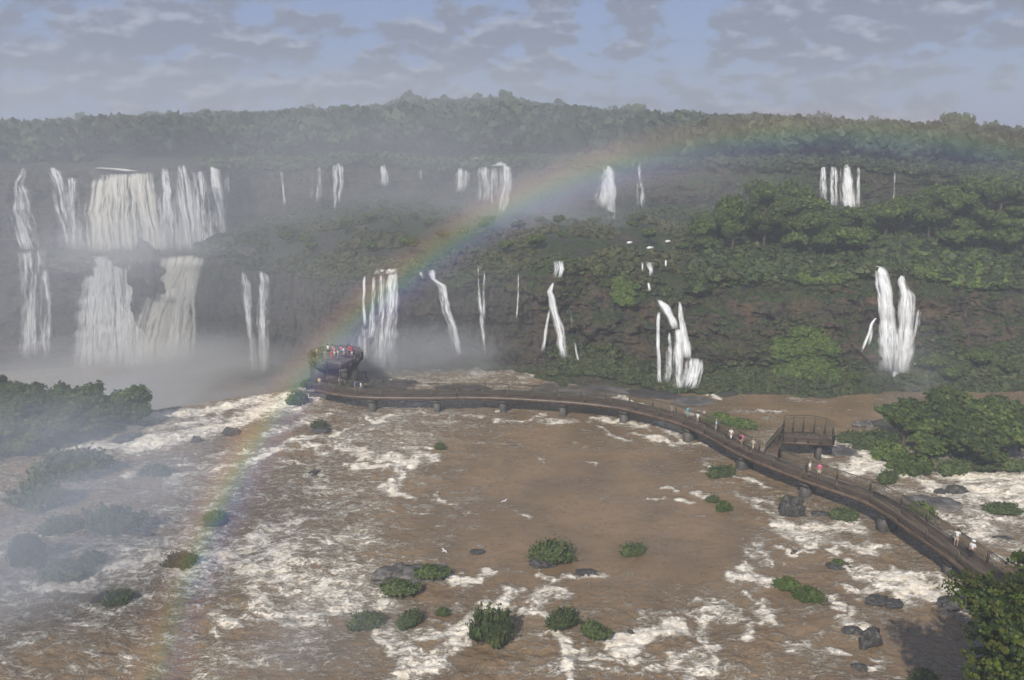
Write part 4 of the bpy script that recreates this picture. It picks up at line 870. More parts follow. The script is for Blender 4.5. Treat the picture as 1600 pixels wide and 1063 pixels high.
for px, py, w, lab in ((1044, 378, 4, 'small white splash among shrubs, highest on the brow'), (984, 380, 4, 'small white splash among shrubs, west of the highest'), (1016, 388, 5, 'slanting white splash of a little cascade'),
                     (980, 396, 12, 'flat white ribbon of water on the terrace'), (1040, 415, 2, 'thin short cascade east of the broken little one'), (1358, 376, 6, 'tiny cascade glimpsed through terrace trees')):
    az, td = azr(px, py); rs = np.linspace(90, 230, 1500); rrr, zzz = profile(np.array([az])); zg = np.interp(rs, rrr[:, 0], zzz[:, 0]); i = np.argmax(zg > CAM_H-rs*td); r = rs[i]-3.2
    mpp = r*1.01/FPX; mb = MB(); z = CAM_H-r*td; mb.tube([(r*math.sin(az)-w*mpp, r*math.cos(az)+.2, z), (r*math.sin(az)-w*.3*mpp, r*math.cos(az), z+.06), (r*math.sin(az)+w*mpp, r*math.cos(az)+.1, z+.12)] if w > 3 else [(r*math.sin(az), r*math.cos(az), z+.9), (r*math.sin(az), r*math.cos(az)-.2, z-.9)], [.16, .3, .14] if w > 3 else [.14, .2], 8)
    o = mb.build('cascade', M_spl if 'M_spl' in globals() else globals().setdefault('M_spl', simple_mat('splashing water', (.7, .7, .68), .7, .15, 3.)), None, True); tag(o, lab, 'cascade')

# ------------------------------------------------------------------ footbridge
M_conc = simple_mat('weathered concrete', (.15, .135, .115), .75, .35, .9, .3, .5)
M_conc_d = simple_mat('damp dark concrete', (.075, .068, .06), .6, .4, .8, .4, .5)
M_deck = simple_mat('wet brown deck', (.105, .07, .046), .45, .35, 1.5, .4, .5)
M_rail = simple_mat('green-brown painted steel', (.085, .068, .042), .5, .3, 3., .4, .2)
DZ = 2.3
edge = [(492, 612), (530, 620), (560, 624), (620, 625), (683, 625), (740, 624), (800, 626), (880, 631), (925, 635), (967, 640), (1020, 653), (1070, 667), (1112, 688), (1150, 712), (1200, 732), (1256, 755), (1302, 771), (1365, 791), (1421, 835), (1473, 869), (1530, 912), (1600, 968)]
E = [P(x, y, DZ-.35) for x, y in edge]
def resample(pts, step):
    P_ = np.array([tuple(p) for p in pts]); t = np.r_[0, np.cumsum(np.linalg.norm(np.diff(P_, axis=0), axis=1))]
    n = max(2, int(round(t[-1]/step))+1); ts = np.linspace(0, t[-1], n); return np.stack([np.interp(ts, t, P_[:, k]) for k in range(3)], 1)
Ed = resample(E, .9)
for _ in range(6): Ed[1:-1] = Ed[:-2]*.25+Ed[1:-1]*.5+Ed[2:]*.25
WD = 2.5
tan_ = np.gradient(Ed, axis=0); tan_ /= np.linalg.norm(tan_, axis=1)[:, None]; nrm = np.stack([-tan_[:, 1], tan_[:, 0], 0*tan_[:, 0]], 1)   # towards the far side
def strip_body(mb, line, nr, w0, w1, z0, z1):
    a = line+nr*w0; b = line+nr*w1; n = len(line); V = []
    for i in range(n): V += [(a[i][0], a[i][1], z0), (b[i][0], b[i][1], z0), (b[i][0], b[i][1], z1), (a[i][0], a[i][1], z1)]
    q = [(i*4+k, i*4+(k+1) % 4, (i+1)*4+(k+1) % 4, (i+1)*4+k) for i in range(n-1) for k in range(4)]+[(0, 3, 2, 1), ((n-1)*4, (n-1)*4+1, (n-1)*4+2, (n-1)*4+3)]
    mb.add(V, q)
fb = empty('footbridge', tuple(Ed[len(Ed)//2]*[1, 1, 0]), 'long curving brown footbridge on short piers crossing the rapids', 'footbridge'); fbo = Vector(fb.location)
def under(mb, name, mat, parent, smooth=False):
    o = mb.build(name, mat, parent, smooth); o.matrix_parent_inverse = Matrix.Translation(-parent.location); return o
mb = MB(); strip_body(mb, Ed, nrm, 0, WD, DZ-.22, DZ); under(mb, 'deck', M_deck, fb)
mb = MB(); strip_body(mb, Ed, nrm, -.08, .0, DZ-.38, DZ+.06); under(mb, 'kerb', M_deck, fb)
mb = MB(); strip_body(mb, Ed, nrm, WD, WD+.08, DZ-.38, DZ+.06); under(mb, 'kerb', M_conc, fb)
for w in (.35, WD-.65):
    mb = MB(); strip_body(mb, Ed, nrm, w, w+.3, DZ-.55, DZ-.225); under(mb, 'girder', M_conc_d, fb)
def near_i(px, py):
    p = P(px, py, DZ-.35); return int(np.argmin((Ed[:, 0]-p.x)**2+(Ed[:, 1]-p.y)**2))
for px, py in ((581, 625), (683, 625), (787, 625), (878, 631), (972, 641), (1078, 669), (1147, 711), (1254, 754), (1380, 802), (1480, 874), (1560, 936)):
    i = near_i(px, py); c = Vector(Ed[i]); t = Vector(tan_[i]); nn = Vector(nrm[i]); mb = MB()
    mb.beam((c.x+nn.x*.1, c.y+nn.y*.1, DZ-.7), (c.x+nn.x*(WD-.1), c.y+nn.y*(WD-.1), DZ-.7), 1.1, .3)
    m = c+nn*(WD/2); mb.beam((m.x, m.y, DZ-.85), (m.x, m.y, -1.5), 1.9, .85, tuple(t))
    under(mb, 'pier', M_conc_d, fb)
def railing(line, parent, h=1.1, step=1.75, base=DZ, name='railing'):
    """rails and close bars as one panel run; every post its own part"""
    Lp = resample([tuple(p) for p in line], step); mb = MB()
    for a, b in zip(Lp[:-1], Lp[1:]):
        for zz_ in (h, .12, h*.86): mb.beam((a[0], a[1], base+zz_), (b[0], b[1], base+zz_), .08 if zz_ > h*.9 else .045, .08 if zz_ > h*.9 else .045)
        n = max(2, int(np.linalg.norm(b-a)/.13))
        for k in range(1, n):
            q = a+(b-a)*k/n; mb.beam((q[0], q[1], base+.12), (q[0], q[1], base+h*.86), .034, .034, (0, 1, 0))
    under(mb, name, M_rail, parent)
    for q in Lp:
        m2 = MB(); m2.beam((q[0], q[1], base-.05), (q[0], q[1], base+h+.03), .13, .13, (0, 1, 0)); under(m2, 'post', M_rail, parent)
    return len(Lp)
# the far railing is interrupted where the lookout spur leaves
farL = Ed+nrm*(WD+.02); i0, i1 = near_i(1172, 722), near_i(1150, 712)
i0 = near_i(1200, 731); i1 = near_i(1172, 722)
k1, k2 = min(i0, i1), max(i0, i1)
n1_ = railing(Ed+nrm*.03, fb, step=3.4); n2_ = railing(farL[:k1], fb, step=3.4); n3_ = railing(farL[k2:], fb, step=3.4)
print('posts', n1_+n2_+n3_, 'bridge length', np.linalg.norm(np.diff(Ed, axis=0), axis=1).sum())

# lookout spur
sp0 = farL[k1]; sp1 = farL[k2]
c1, c2, c3, c4 = P(1222, 694, DZ-.3), P(1302, 698, DZ-.3), P(1300, 690, DZ-.3), P(1223, 679, DZ-.3)
ls_ = empty('lookout_spur', tuple(((c1+c2)/2*1).to_tuple()[:2])+(0,), 'quarter-round lookout spur with tall curved railing behind the footbridge', 'viewing platform')
arc = []
for t in np.linspace(0, 1, 10):
    p = c4*(1-t)**2+P(1275, 674, DZ-.3)*2*t*(1-t)+c3*t*t; arc.append(p)
polyS = [c1, c2]+arc[::-1]
mb = MB(); mb.prism([(p.x, p.y) for p in polyS], DZ-.3, DZ); under(mb, 'deck', M_deck, ls_)
mb = MB(); wv = [Vector(sp0), Vector(sp1), c4, c1]
mb.prism([(p.x, p.y) for p in (Vector(sp0), c4+Vector((.02, 0, 0)), c1+Vector((.02, 0, 0)), Vector(sp1))], DZ-.3, DZ-.004); under(mb, 'ramp', M_deck, ls_)
for px, py in ((1222, 694), (1284, 696)):
    p = P(px, py, DZ-.3); mb = MB(); mb.beam((p.x, p.y+.7, DZ-.3), (p.x, p.y+.7, -1.4), .5, .8, (0, 1, 0)); under(mb, 'pier', M_conc_d, ls_)
railing([tuple(p) for p in arc], ls_, h=2.1, step=1.3); railing([tuple(c1), tuple(c2)], ls_, step=1.6); railing([tuple(c2), tuple(c3)], ls_, step=.9)
railing([tuple(sp1), tuple(c1)], ls_, step=1.9); railing([tuple(sp0), tuple(c4)], ls_, step=1.9)

# ------------------------------------------------------------------ lookout tower at the brink
tb = P(521, 613, 1.2); TX, TY = tb.x, tb.y+2.6
tw = empty('lookout_tower', (TX, TY, 0), 'two-storey concrete lookout tower with crowded round deck above the brink', 'viewing tower')
UZ = 5.3; RU = 3.75
def octo(r, n=8, ph=.3927, sx=1., sy=.9): return [(TX+math.cos(ph+2*math.pi*k/n)*r*sx, TY+math.sin(ph+2*math.pi*k/n)*r*sy) for k in range(n)]
mb = MB(); mb.prism(octo(RU), UZ-.3, UZ); under(mb, 'upper_deck', M_conc, tw)
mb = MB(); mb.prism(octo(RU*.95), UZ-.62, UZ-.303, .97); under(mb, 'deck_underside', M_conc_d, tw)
for a in np.linspace(0, 2*math.pi, 12, endpoint=False)+.26:      # flared brackets carrying the railing
    mb = MB(); q = Vector((TX+math.cos(a)*RU*.8, TY+math.sin(a)*RU*.8*.86, UZ-.9)); e = Vector((TX+math.cos(a)*(RU+.12), TY+math.sin(a)*(RU+.12)*.86, UZ+.1)); mb.beam(q, e, .16, .2); mb.beam(e, e+Vector((math.cos(a)*.12, math.sin(a)*.1, 1.1)), .1, .1, (0, 1, 0)); under(mb, 'bracket', M_conc_d, tw)
ring = octo(RU+.1, 24, 0); railing([(x, y, 0) for x, y in ring+[ring[0]]], tw, h=1.1, step=2.0, base=UZ)
mb = MB(); pan = octo(RU+.02); pa2 = octo(RU+.25)
for (a, a2), (b, b2) in zip(zip(pan, pa2), zip(pan[1:]+pan[:1], pa2[1:]+pa2[:1])):
    q = [(a[0], a[1], UZ-.5), (b[0], b[1], UZ-.5), (b2[0], b2[1], UZ+.62), (a2[0], a2[1], UZ+.62)]; k = [(TX+(x-TX)*.97, TY+(y-TY)*.97, z) for x, y, z in q]
    mb.add(q+k, [(0, 1, 2, 3), (7, 6, 5, 4), (3, 2, 6, 7), (0, 4, 5, 1)])
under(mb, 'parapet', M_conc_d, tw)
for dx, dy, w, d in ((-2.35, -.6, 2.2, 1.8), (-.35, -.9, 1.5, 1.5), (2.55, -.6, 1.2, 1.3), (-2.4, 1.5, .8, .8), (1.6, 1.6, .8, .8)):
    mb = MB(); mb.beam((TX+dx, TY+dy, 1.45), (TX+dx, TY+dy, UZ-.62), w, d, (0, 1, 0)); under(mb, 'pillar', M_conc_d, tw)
mb = MB(); mb.prism([(TX-4.0, TY-2.4), (TX+3.9, TY-2.4), (TX+3.9, TY+2.6), (TX-4.0, TY+2.6)], 1.1, 1.45); under(mb, 'lower_deck', M_conc, tw)
mb = MB(); mb.prism([(TX-3.7, TY-2.1), (TX+3.6, TY-2.1), (TX+3.6, TY+2.4), (TX-3.7, TY+2.4)], -1.5, 1.097); under(mb, 'foundation', M_conc_d, tw)
mb = MB()
for k in range(14):
    t = k/13; mb.beam((TX-2.2+3.0*t, TY+.1, 1.55+(UZ-1.7)*t), (TX-2.2+3.0*t, TY+1.1, 1.55+(UZ-1.7)*t), .3, .12)
mb.beam((TX-2.3, TY+.06, 1.45), (TX+.9, TY+.06, UZ-.2), .06, .25); mb.beam((TX-2.3, TY+1.14, 1.45), (TX+.9, TY+1.14, UZ-.2), .06, .25); under(mb, 'stair', M_conc, tw)
railing([(TX-3.9, TY-2.3, 0), (TX+1.0, TY-2.3, 0)], tw, step=1.8, base=1.45); railing([(TX-3.9, TY-2.3, 0), (TX-3.9, TY+2.5, 0), ], tw, step=1.7, base=1.45); railing([(TX-3.9, TY+2.5, 0), (TX+3.8, TY+2.5, 0)], tw, step=1.9, base=1.45)

# ------------------------------------------------------------------ people
def skin(name, J, E_, mats, sub=1):
    me = bpy.data.meshes.new(name); me.from_pydata([j[:3] for j in J], E_, []); o = bpy.data.objects.new(name, me); C.objects.link(o)
    o.modifiers.new('skin', 'SKIN'); sv = me.skin_vertices[0].data
    for i, j in enumerate(J): sv[i].radius = (j[3], j[4] if len(j) > 4 else j[3])
    sv[0].use_root = True
    if sub: s = o.modifiers.new('sub', 'SUBSURF'); s.levels = sub; s.render_levels = sub
    dg = bpy.context.evaluated_depsgraph_get(); m = bpy.data.meshes.new_from_object(o.evaluated_get(dg)); m.name = name
    bpy.data.objects.remove(o); m.materials.clear()
    for x in mats: m.materials.append(x)
    m.polygons.foreach_set('use_smooth', [True]*len(m.polygons)); return m
M_skin = simple_mat('skin', (.38, .23, .16), .55, .1, 5., .3, .05); M_eye = simple_mat('eye', (.03, .02, .015), .3, .1, 5., .5, 0.)
def cloth(n, c): return simple_mat(n, c, .8, .12, 6., .15, .1)
CL = {'white': cloth('white cloth', (.75, .75, .74)), 'red': cloth('red cloth', (.55, .05, .05)), 'pink': cloth('pink cloth', (.70, .16, .28)), 'black': cloth('black cloth', (.02, .02, .022)), 'teal': cloth('teal cloth', (.10, .45, .50)),
      'blue': cloth('blue cloth', (.10, .20, .50)), 'yellow': cloth('yellow cloth', (.70, .60, .25)), 'beige': cloth('beige cloth', (.50, .45, .36)), 'grey': cloth('grey cloth', (.25, .25, .25)), 'denim': cloth('denim', (.08, .11, .19)), 'lightblue': cloth('light blue cloth', (.45, .55, .78))}
HAIR = {'dark': simple_mat('dark hair', (.03, .022, .016), .6, .2, 8.), 'fair': simple_mat('fair hair', (.30, .20, .10), .6, .2, 8.), 'grey': simple_mat('grey hair', (.35, .34, .32), .6, .2, 8.)}
def pose_meshes(kind):
    hip = .93; f = {'stand': 0, 'walk': 1, 'lean': 2}[kind]
    J = [(0, 0, hip, .135, .10), (0, 0, 1.12, .115, .085), (0, -.01, 1.32, .145, .095), (0, 0, 1.44, .10, .08), (0, 0, 1.50, .052), (0, -.012, 1.57, .075, .085), (0, -.008, 1.655, .078, .092), (0, 0, 1.72, .05, .06)]
    E_ = [(0, 1), (1, 2), (2, 3), (3, 4), (4, 5), (5, 6), (6, 7)]
    def add(par, pts):
        for p in pts: J.append(p); E_.append((par, len(J)-1)); par = len(J)-1
        return par
    for s in (-1, 1):
        st = (.22*s if f == 1 else .0)
        leg = [(.095*s, 0, hip-.06, .085), (.10*s, -st*.55-.02, .50, .058), (.10*s, -st+.02 if s > 0 else -st+.06, .10, .038), (.105*s, -st-.05, .045, .034), (.11*s, -st-.16, .03, .030)]
        add(0, leg)
        sh = add(3, [(.17*s, 0, 1.40, .052)])
        if f == 2: arm = [(.22*s, -.10, 1.17, .038), (.17*s, -.34, 1.14, .028)]; hd = Vector((-.02*s, -1, -.1))
        elif f == 1: arm = [(.22*s, .10*s, 1.13, .038), (.22*s, .05*s-.12, .92, .028)]; hd = Vector((0, -.5, -.8))
        else: arm = [(.23*s, .01, 1.12, .038), (.24*s, -.06, .87, .028)]; hd = Vector((0, -.15, -1))
        w = add(sh, arm); b = Vector(J[w][:3]); hd.normalize(); sd = Vector((0, 1, 0)) if f != 2 else Vector((1, 0, 0)); sd = (sd-hd*sd.dot(hd)).normalized(); cu = hd.cross(sd)*(-s if f != 2 else 1)
        pm = b+hd*.075; pi = add(w, [(*pm, .026)])
        for k, ln in ((-1.5, .062), (-.5, .075), (.5, .082), (1.5, .072)):
            r0 = pm+sd*k*.019+hd*.018; add(pi, [(*r0, .0092), (*(r0+hd*ln*.55), .0088), (*(r0+hd*ln*.9+cu*.018), .0075)])
        t0 = b+hd*.045-sd*.03; add(pi, [(*t0, .010), (*(t0+hd*.045-sd*.018), .0085)])
    body = skin('body', J, E_, [M_skin])
    st = .22 if f == 1 else 0
    up = [(0, 0, .96, .15, .115), (0, 0, 1.12, .135, .105), (0, -.01, 1.32, .165, .115), (0, 0, 1.43, .115, .09)]; ue = [(0, 1), (1, 2), (2, 3)]
    for s in (-1, 1):
        a = len(up); up.append((.17*s, 0, 1.40, .068)); ue.append((3, a)); e = (.215*s, -.07, 1.22, .058) if f == 2 else ((.22*s, .08*s, 1.19, .058) if f == 1 else (.225*s, .01, 1.18, .058)); up.append(e); ue.append((a, a+1))
    shirt = skin('shirt', up, ue, [CL['white']])
    lo = [(0, 0, .97, .148, .112), (0, 0, hip, .15, .115)]; le = [(0, 1)]
    lo2 = list(lo); le2 = list(le)
    for s in (-1, 1):
        q = st*s; a = len(lo); lo += [(.095*s, 0, hip-.08, .10), (.10*s, -q*.55-.02, .52, .085)]; le += [(1, a), (a, a+1)]
        a = len(lo2); lo2 += [(.095*s, 0, hip-.08, .10), (.10*s, -q*.55-.02, .50, .075), (.10*s, -q+.04, .13, .06)]; le2 += [(1, a), (a, a+1), (a+1, a+2)]
    shorts = skin('shorts', lo, le, [CL['denim']]); trous = skin('trousers', lo2, le2, [CL['denim']])
    return body, shirt, shorts, trous
PM = {k: pose_meshes(k) for k in ('stand', 'walk', 'lean')}
def part_ico(name, cs, mat, mask=None, src=ICO2):
    VV = []; FF = []; o = 0
    for c, r in cs: v, f = src; VV.append(np.array(c)+v*np.array(r)); FF.append(f+o); o += len(v)
    V = np.concatenate(VV); Fq = np.concatenate(FF)
    if mask is not None: Fq = Fq[mask(V[Fq].mean(1))]
    return mesh_np(name, V, Fq, [mat], True)
HAIRM = part_ico('hair', [((0, .018, 1.675), (.098, .108, .098))], HAIR['dark'], lambda c: (c[:, 1] > -.045) | (c[:, 2] > 1.715))
LONGM = part_ico('hair', [((0, .022, 1.67), (.10, .11, .10)), ((0, .07, 1.55), (.085, .05, .14))], HAIR['dark'], lambda c: (c[:, 1] > -.045) | (c[:, 2] > 1.715))
HATM = part_ico('hat', [((0, .0, 1.74), (.11, .12, .07)), ((0, -.02, 1.715), (.17, .19, .014))], CL['white'])
FACE = part_ico('face', [((-.03, -.093, 1.635), (.012, .008, .008)), ((.03, -.093, 1.635), (.012, .008, .008))], M_eye, src=ICO1)
NOSE = part_ico('nose', [((0, -.103, 1.605), (.013, .02, .022)), ((-.082, 0, 1.62), (.01, .018, .03)), ((.082, 0, 1.62), (.01, .018, .03))], M_skin, src=ICO1)
SHOE = {}
for k in PM:
    st = .22 if k == 'walk' else 0; SHOE[k] = part_ico('shoes', [((-.105, st-.08, .045), (.05, .14, .05)), ((.105, -st-.08, .045), (.05, .14, .05))], CL['black'])
PG = {}
def person(px, py, z, face, pose, top, bot, hair, lab, short=True, hat=False, s=1., xy=None, grp='visitors on the footbridge and lookouts'):
    p = P(px, py, z) if xy is None else Vector((*xy, z))
    t = empty('person', (p.x, p.y, z), lab, 'person', grp, face, s); b, sh, so, tr = PM[pose]
    def pt(n, m, mat=None):
        o = link(n, m, t)
        if mat: o.material_slots[0].link = 'OBJECT'; o.material_slots[0].material = mat
        return o
    pt('body', b); pt('shirt', sh, CL[top]); pt('shorts' if short else 'trousers', so if short else tr, CL[bot]); pt('shoes', SHOE[pose])
    pt('hair', LONGM if hair[0] == 'L' else HAIRM, HAIR[hair.lstrip('L')]); pt('eyes', FACE); pt('nose_and_ears', NOSE)
    if hat: pt('hat', HATM)
def onbridge(px, w):
    """point over the deck: photo column and fraction across the width"""
    best = min(range(len(Ed)), key=lambda i: abs(800+FPX*(Ed[i]+nrm[i]*WD*w)[0]/((Ed[i]+nrm[i]*WD*w)[1]*cp+(CAM_H-DZ)*sp_)-px)); q = Ed[best]+nrm[best]*WD*w; return (q[0], q[1])
for a in [(1051, .45, 1.8, 'walk', 'grey', 'denim', 'dark', 'person in grey shirt walking alone nearest the tower side of the bend', True, False), (1079, .7, .6, 'stand', 'teal', 'teal', 'Ldark', 'person in teal clothes at the railing before the bend', True, False),
          (1089, .45, 2.4, 'lean', 'white', 'grey', 'dark', 'person in white shirt bending forward beside the teal-dressed one', True, False), (1115, .55, 1.2, 'stand', 'lightblue', 'beige', 'grey', 'person in pale blue shirt standing alone on the bend', True, False),
          (1139, .5, -.9, 'walk', 'white', 'white', 'fair', 'person all in white walking on the bend', True, False), (1153, .42, -1.2, 'walk', 'black', 'black', 'dark', 'person in black clothes walking beside the one in pink', True, False),
          (1159, .55, -1.1, 'walk', 'pink', 'grey', 'Ldark', 'person in pink top walking beside the one in black', True, False), (1178, .55, 2.0, 'walk', 'beige', 'beige', 'fair', 'person in beige clothes walking by the lookout spur entrance', True, False),
          (1265, .45, .8, 'stand', 'white', 'grey', 'fair', 'person in white shirt standing close to the one in red-pink', True, False), (1273, .6, -.5, 'stand', 'pink', 'beige', 'Ldark', 'person in red-pink top standing close to the one in white', True, False),
          (1491, .72, 2.6, 'lean', 'white', 'beige', 'dark', 'person in white shirt leaning on the railing near the end of the footbridge', True, False), (1522, .62, 2.2, 'stand', 'white', 'black', 'dark', 'person with white hat, white shirt and black trousers', False, True)]:
    px, w, fc, ps, tp, bt, hr, lab, shrt, ht = a; person(0, 0, DZ, fc, ps, tp, bt, hr, lab, shrt, ht, xy=onbridge(px, w))
for dx, dy, fc, ps, tp, bt, hr, lab in [(-2.7, .2, 1.6, 'stand', 'yellow', 'black', 'dark', 'person in yellow shirt at the western rail of the upper deck'), (-1.5, 1.9, 3.1, 'lean', 'white', 'black', 'dark', 'person in white shirt and dark shorts at the far rail of the upper deck'),
          (-.9, 2.1, 3.0, 'stand', 'grey', 'denim', 'Ldark', 'person in grey shirt at the far rail of the upper deck'), (-.4, 1.0, 2.6, 'stand', 'pink', 'white', 'Lfair', 'person in pink top near the centre of the upper deck'), (-.3, -.9, .4, 'stand', 'red', 'red', 'dark', 'person all in red near the front of the upper deck'),
          (.5, 1.5, 2.9, 'lean', 'pink', 'denim', 'Ldark', 'person in pink top and denim shorts at the far rail of the upper deck'), (1.1, .6, 1.0, 'stand', 'white', 'white', 'dark', 'person all in white in the middle of the upper deck'), (.5, -.5, 2.2, 'walk', 'beige', 'grey', 'fair', 'person in beige top walking across the upper deck'),
          (1.7, 1.5, 3.4, 'stand', 'red', 'black', 'dark', 'person in red shirt and black shorts on the upper deck'), (2.2, .9, 3.8, 'stand', 'red', 'white', 'dark', 'person in red shirt and white shorts at the eastern rail of the upper deck'),
          (-1.2, -1.0, .2, 'stand', 'grey', 'grey', 'dark', 'person all in grey near the front rail of the upper deck'), (1.4, 1.9, 3.2, 'lean', 'black', 'denim', 'dark', 'person in black shirt leaning on the far rail of the upper deck')]:
    person(0, 0, UZ, fc, ps, tp, bt, hr, lab, xy=(TX+dx, TY+dy))
for px, py, fc, ps, tp, bt, lab in [(507, 598, .3, 'stand', 'yellow', 'beige', 'person in yellow shirt at the foot of the tower pillars'), (533, 603, 1.5, 'lean', 'white', 'white', 'person all in white bending under the tower'),
          (553, 607, 1.3, 'stand', 'blue', 'grey', 'person in blue shirt and grey shorts arriving at the tower'), (559, 606, 1.0, 'stand', 'blue', 'denim', 'person in blue shirt and denim shorts arriving at the tower'), (565, 607, 1.8, 'walk', 'white', 'blue', 'person in white shirt and blue shorts arriving at the tower')]:
    if px < 545: person(px, py, 1.45, fc, ps, tp, bt, 'dark', lab, xy=(P(px, py, 1.45).x, TY-1.7 if px < 520 else TY-1.5))
    else: person(0, 0, DZ, fc, ps, tp, bt, 'dark', lab, xy=onbridge(px, .5))

# birds
M_bird = simple_mat('white feathers', (.8, .8, .78), .7, .05, 5.)
def bird(px, py, r, rz, lab):
    az, td = azr(px, py); t = empty('bird', (r*math.sin(az), r*math.cos(az), CAM_H-r*td), lab, 'bird', None, rz, .5)
    mb = MB(); mb.tube([(0, -.34, .03), (0, -.22, .04), (0, -.05, 0), (0, .16, -.01), (0, .34, 0)], [.012, .035, .07, .05, .008], 10)
    for s in (-1, 1):
        V = []
        for k, (x, y0, y1, z, th) in enumerate(((.03, -.12, .10, .02, .03), (.25, -.16, .07, .12, .02), (.5, -.10, .06, .13, .012), (.72, .02, .07, .06, .006))): V += [(x*s, y0, z-th), (x*s, y1, z-th*.5), (x*s, y1, z+th*.5), (x*s, y0, z+th)]
        mb.add(V, [(i*4+k, i*4+(k+1) % 4, (i+1)*4+(k+1) % 4, (i+1)*4+k) for i in range(3) for k in range(4)]+[(0, 1, 2, 3), (12, 13, 14, 15)])
    mb.build('body', M_bird, t, True)
bird(788, 783, 50, .8, 'small white bird flying over calm brown water'); bird(694, 861, 44, 2.2, 'small white bird flying low near the shrubby islet')

# ------------------------------------------------------------------ rainbow: sheet glowing by added emission, on the cone around the antisolar line
ax = Vector(ray(1196, 1128)).normalized(); dR = 30.0
u = ax.cross(Vector((0, 0, 1))).normalized(); v = u.cross(ax).normalized()
V = []; uvr = []; uva = []; nA_, nR_ = 260, 9
for i in range(nA_):
    th = R(-62)+(R(215)-R(-62))*i/(nA_-1)
    for j in range(nR_):
        t = j/(nR_-1); al = R(39.0+4.4*t); dd = dR*(1+.05*math.sin(t*math.pi))
        q = Vector((0, 0, CAM_H))+ax*dd+(u*math.cos(th)+v*math.sin(th))*(dd*math.tan(al)); V.append(tuple(q)); uvr.append(t); uva.append(th)
F = [(i*nR_+j, i*nR_+j+1, (i+1)*nR_+j+1, (i+1)*nR_+j) for i in range(nA_-1) for j in range(nR_-1)]
m, nt = newmat('rainbow light'); at = N(nt, 'ShaderNodeAttribute', attribute_name='band').outputs['Fac']; aa = N(nt, 'ShaderNodeAttribute', attribute_name='arc').outputs['Fac']
cr = N(nt, 'ShaderNodeValToRGB'); L(nt, at, cr.inputs[0]); cr.color_ramp.interpolation = 'B_SPLINE'
els = [(0, (0, 0, 0)), (.14, (.10, .06, .16)), (.30, (.12, .12, .42)), (.42, (.10, .28, .42)), (.52, (.18, .40, .22)), (.62, (.42, .44, .10)), (.72, (.52, .32, .10)), (.84, (.36, .14, .08)), (1, (0, 0, 0))]
while len(cr.color_ramp.elements) < len(els): cr.color_ramp.elements.new(.5)
for e, (p_, c_) in zip(cr.color_ramp.elements, els): e.position = p_; e.color = (*c_, 1)
st = N(nt, 'ShaderNodeValToRGB'); L(nt, rng_(nt, aa, R(-62), R(215), 0, 1, False), st.inputs[0]); st.color_ramp.interpolation = 'B_SPLINE'
# 0 = right end ; 1 = lower left end
els = [(0, 0), (.36, .0), (.44, .2), (.50, .42), (.57, .6), (.65, .8), (.73, .9), (.80, .82), (.87, .85), (.95, .8), (1, .6)]
while len(st.color_ramp.elements) < len(els): st.color_ramp.elements.new(.5)
for e, (p_, c_) in zip(st.color_ramp.elements, els): e.position = p_; e.color = (c_, c_, c_, 1)
em = N(nt, 'ShaderNodeEmission'); L(nt, cr.outputs[0], em.inputs[0])
nm = noise(nt, geopos(nt), .12, 3)
L(nt, math_(nt, 'MULTIPLY', math_(nt, 'MULTIPLY', st.outputs[0], rng_(nt, nm, .2, .7, .6, 1.1)), .215), em.inputs[1])
tr = N(nt, 'ShaderNodeBsdfTransparent'); ad = N(nt, 'ShaderNodeAddShader'); L(nt, em.outputs[0], ad.inputs[0]); L(nt, tr.outputs[0], ad.inputs[1]); out(nt, ad.outputs[0])
rb = link('rainbow', mesh_np('rainbow', np.array(V), np.array(F), [m], True, {'band': uvr, 'arc': uva})); tag(rb, 'soft rainbow arching from the lower rapids over the falls to the eastern forest', 'rainbow')

# ------------------------------------------------------------------ air: haze and drifting spray
def vol_mat(name, dens, col=(.9, .92, .95), aniso=0.):
    m, nt = newmat(name); p = N(nt, 'ShaderNodeVolumePrincipled'); p.inputs['Color'].default_value = (*col, 1); p.inputs['Anisotropy'].default_value = aniso
    if isinstance(dens, float): p.inputs['Density'].default_value = dens
    out(nt, None, p.outputs[0]); return m, nt, p
HAZE = .0013
mb = MB(); mb.add([(x, y, z) for z in (LOW-4, 82) for x, y in ((-530, -40), (530, -40), (530, 730), (-530, 730))], [(3, 2, 1, 0), (4, 5, 6, 7), (0, 1, 5, 4), (1, 2, 6, 5), (2, 3, 7, 6), (3, 0, 4, 7)])
hz = mb.build('haze', vol_mat('haze air', HAZE, (.78, .82, .85))[0]); tag(hz, 'thin bluish haze filling the valley', kind='stuff')
def mist(px, py, r, rx, ry, rz_, dens, lab, seed, pw=1.0, col=(.80, .82, .85), ns=1.7, contrast=.8):
    """soft cloud of spray: density fades to nothing at the rim of its ellipsoid"""
    az, td = azr(px, py); z = CAM_H-r*td
    m, nt, p = vol_mat('spray', 0.0, col); co = N(nt, 'ShaderNodeTexCoord').outputs['Object']
    ln = N(nt, 'ShaderNodeVectorMath', operation='LENGTH'); L(nt, co, ln.inputs[0])
    f = rng_(nt, ln.outputs['Value'], .98, .0, 0, 1)
    nn = rng_(nt, noise(nt, mapping(nt, co, (1, 1, 1), 0, (seed*3.1, seed, 0)), ns, 4, .55), .35, .65, 1-contrast, 1+contrast)
    L(nt, math_(nt, 'MULTIPLY', math_(nt, 'MULTIPLY', math_(nt, 'POWER', f, pw), nn), dens), p.inputs['Density'])
    o = link('mist', mesh_np('mist', ICO2[0], ICO2[1], [m], True)); o.location = (r*math.sin(az), r*math.cos(az), z); o.scale = (rx, ry, rz_); o.rotation_euler = (0, 0, -az)
    return tag(o, lab, kind='stuff')
mist(190, 610, 138, 46, 24, 12, .13, 'dense white spray boiling at the foot of the great falls', 1, col=(.97, .97, .96))
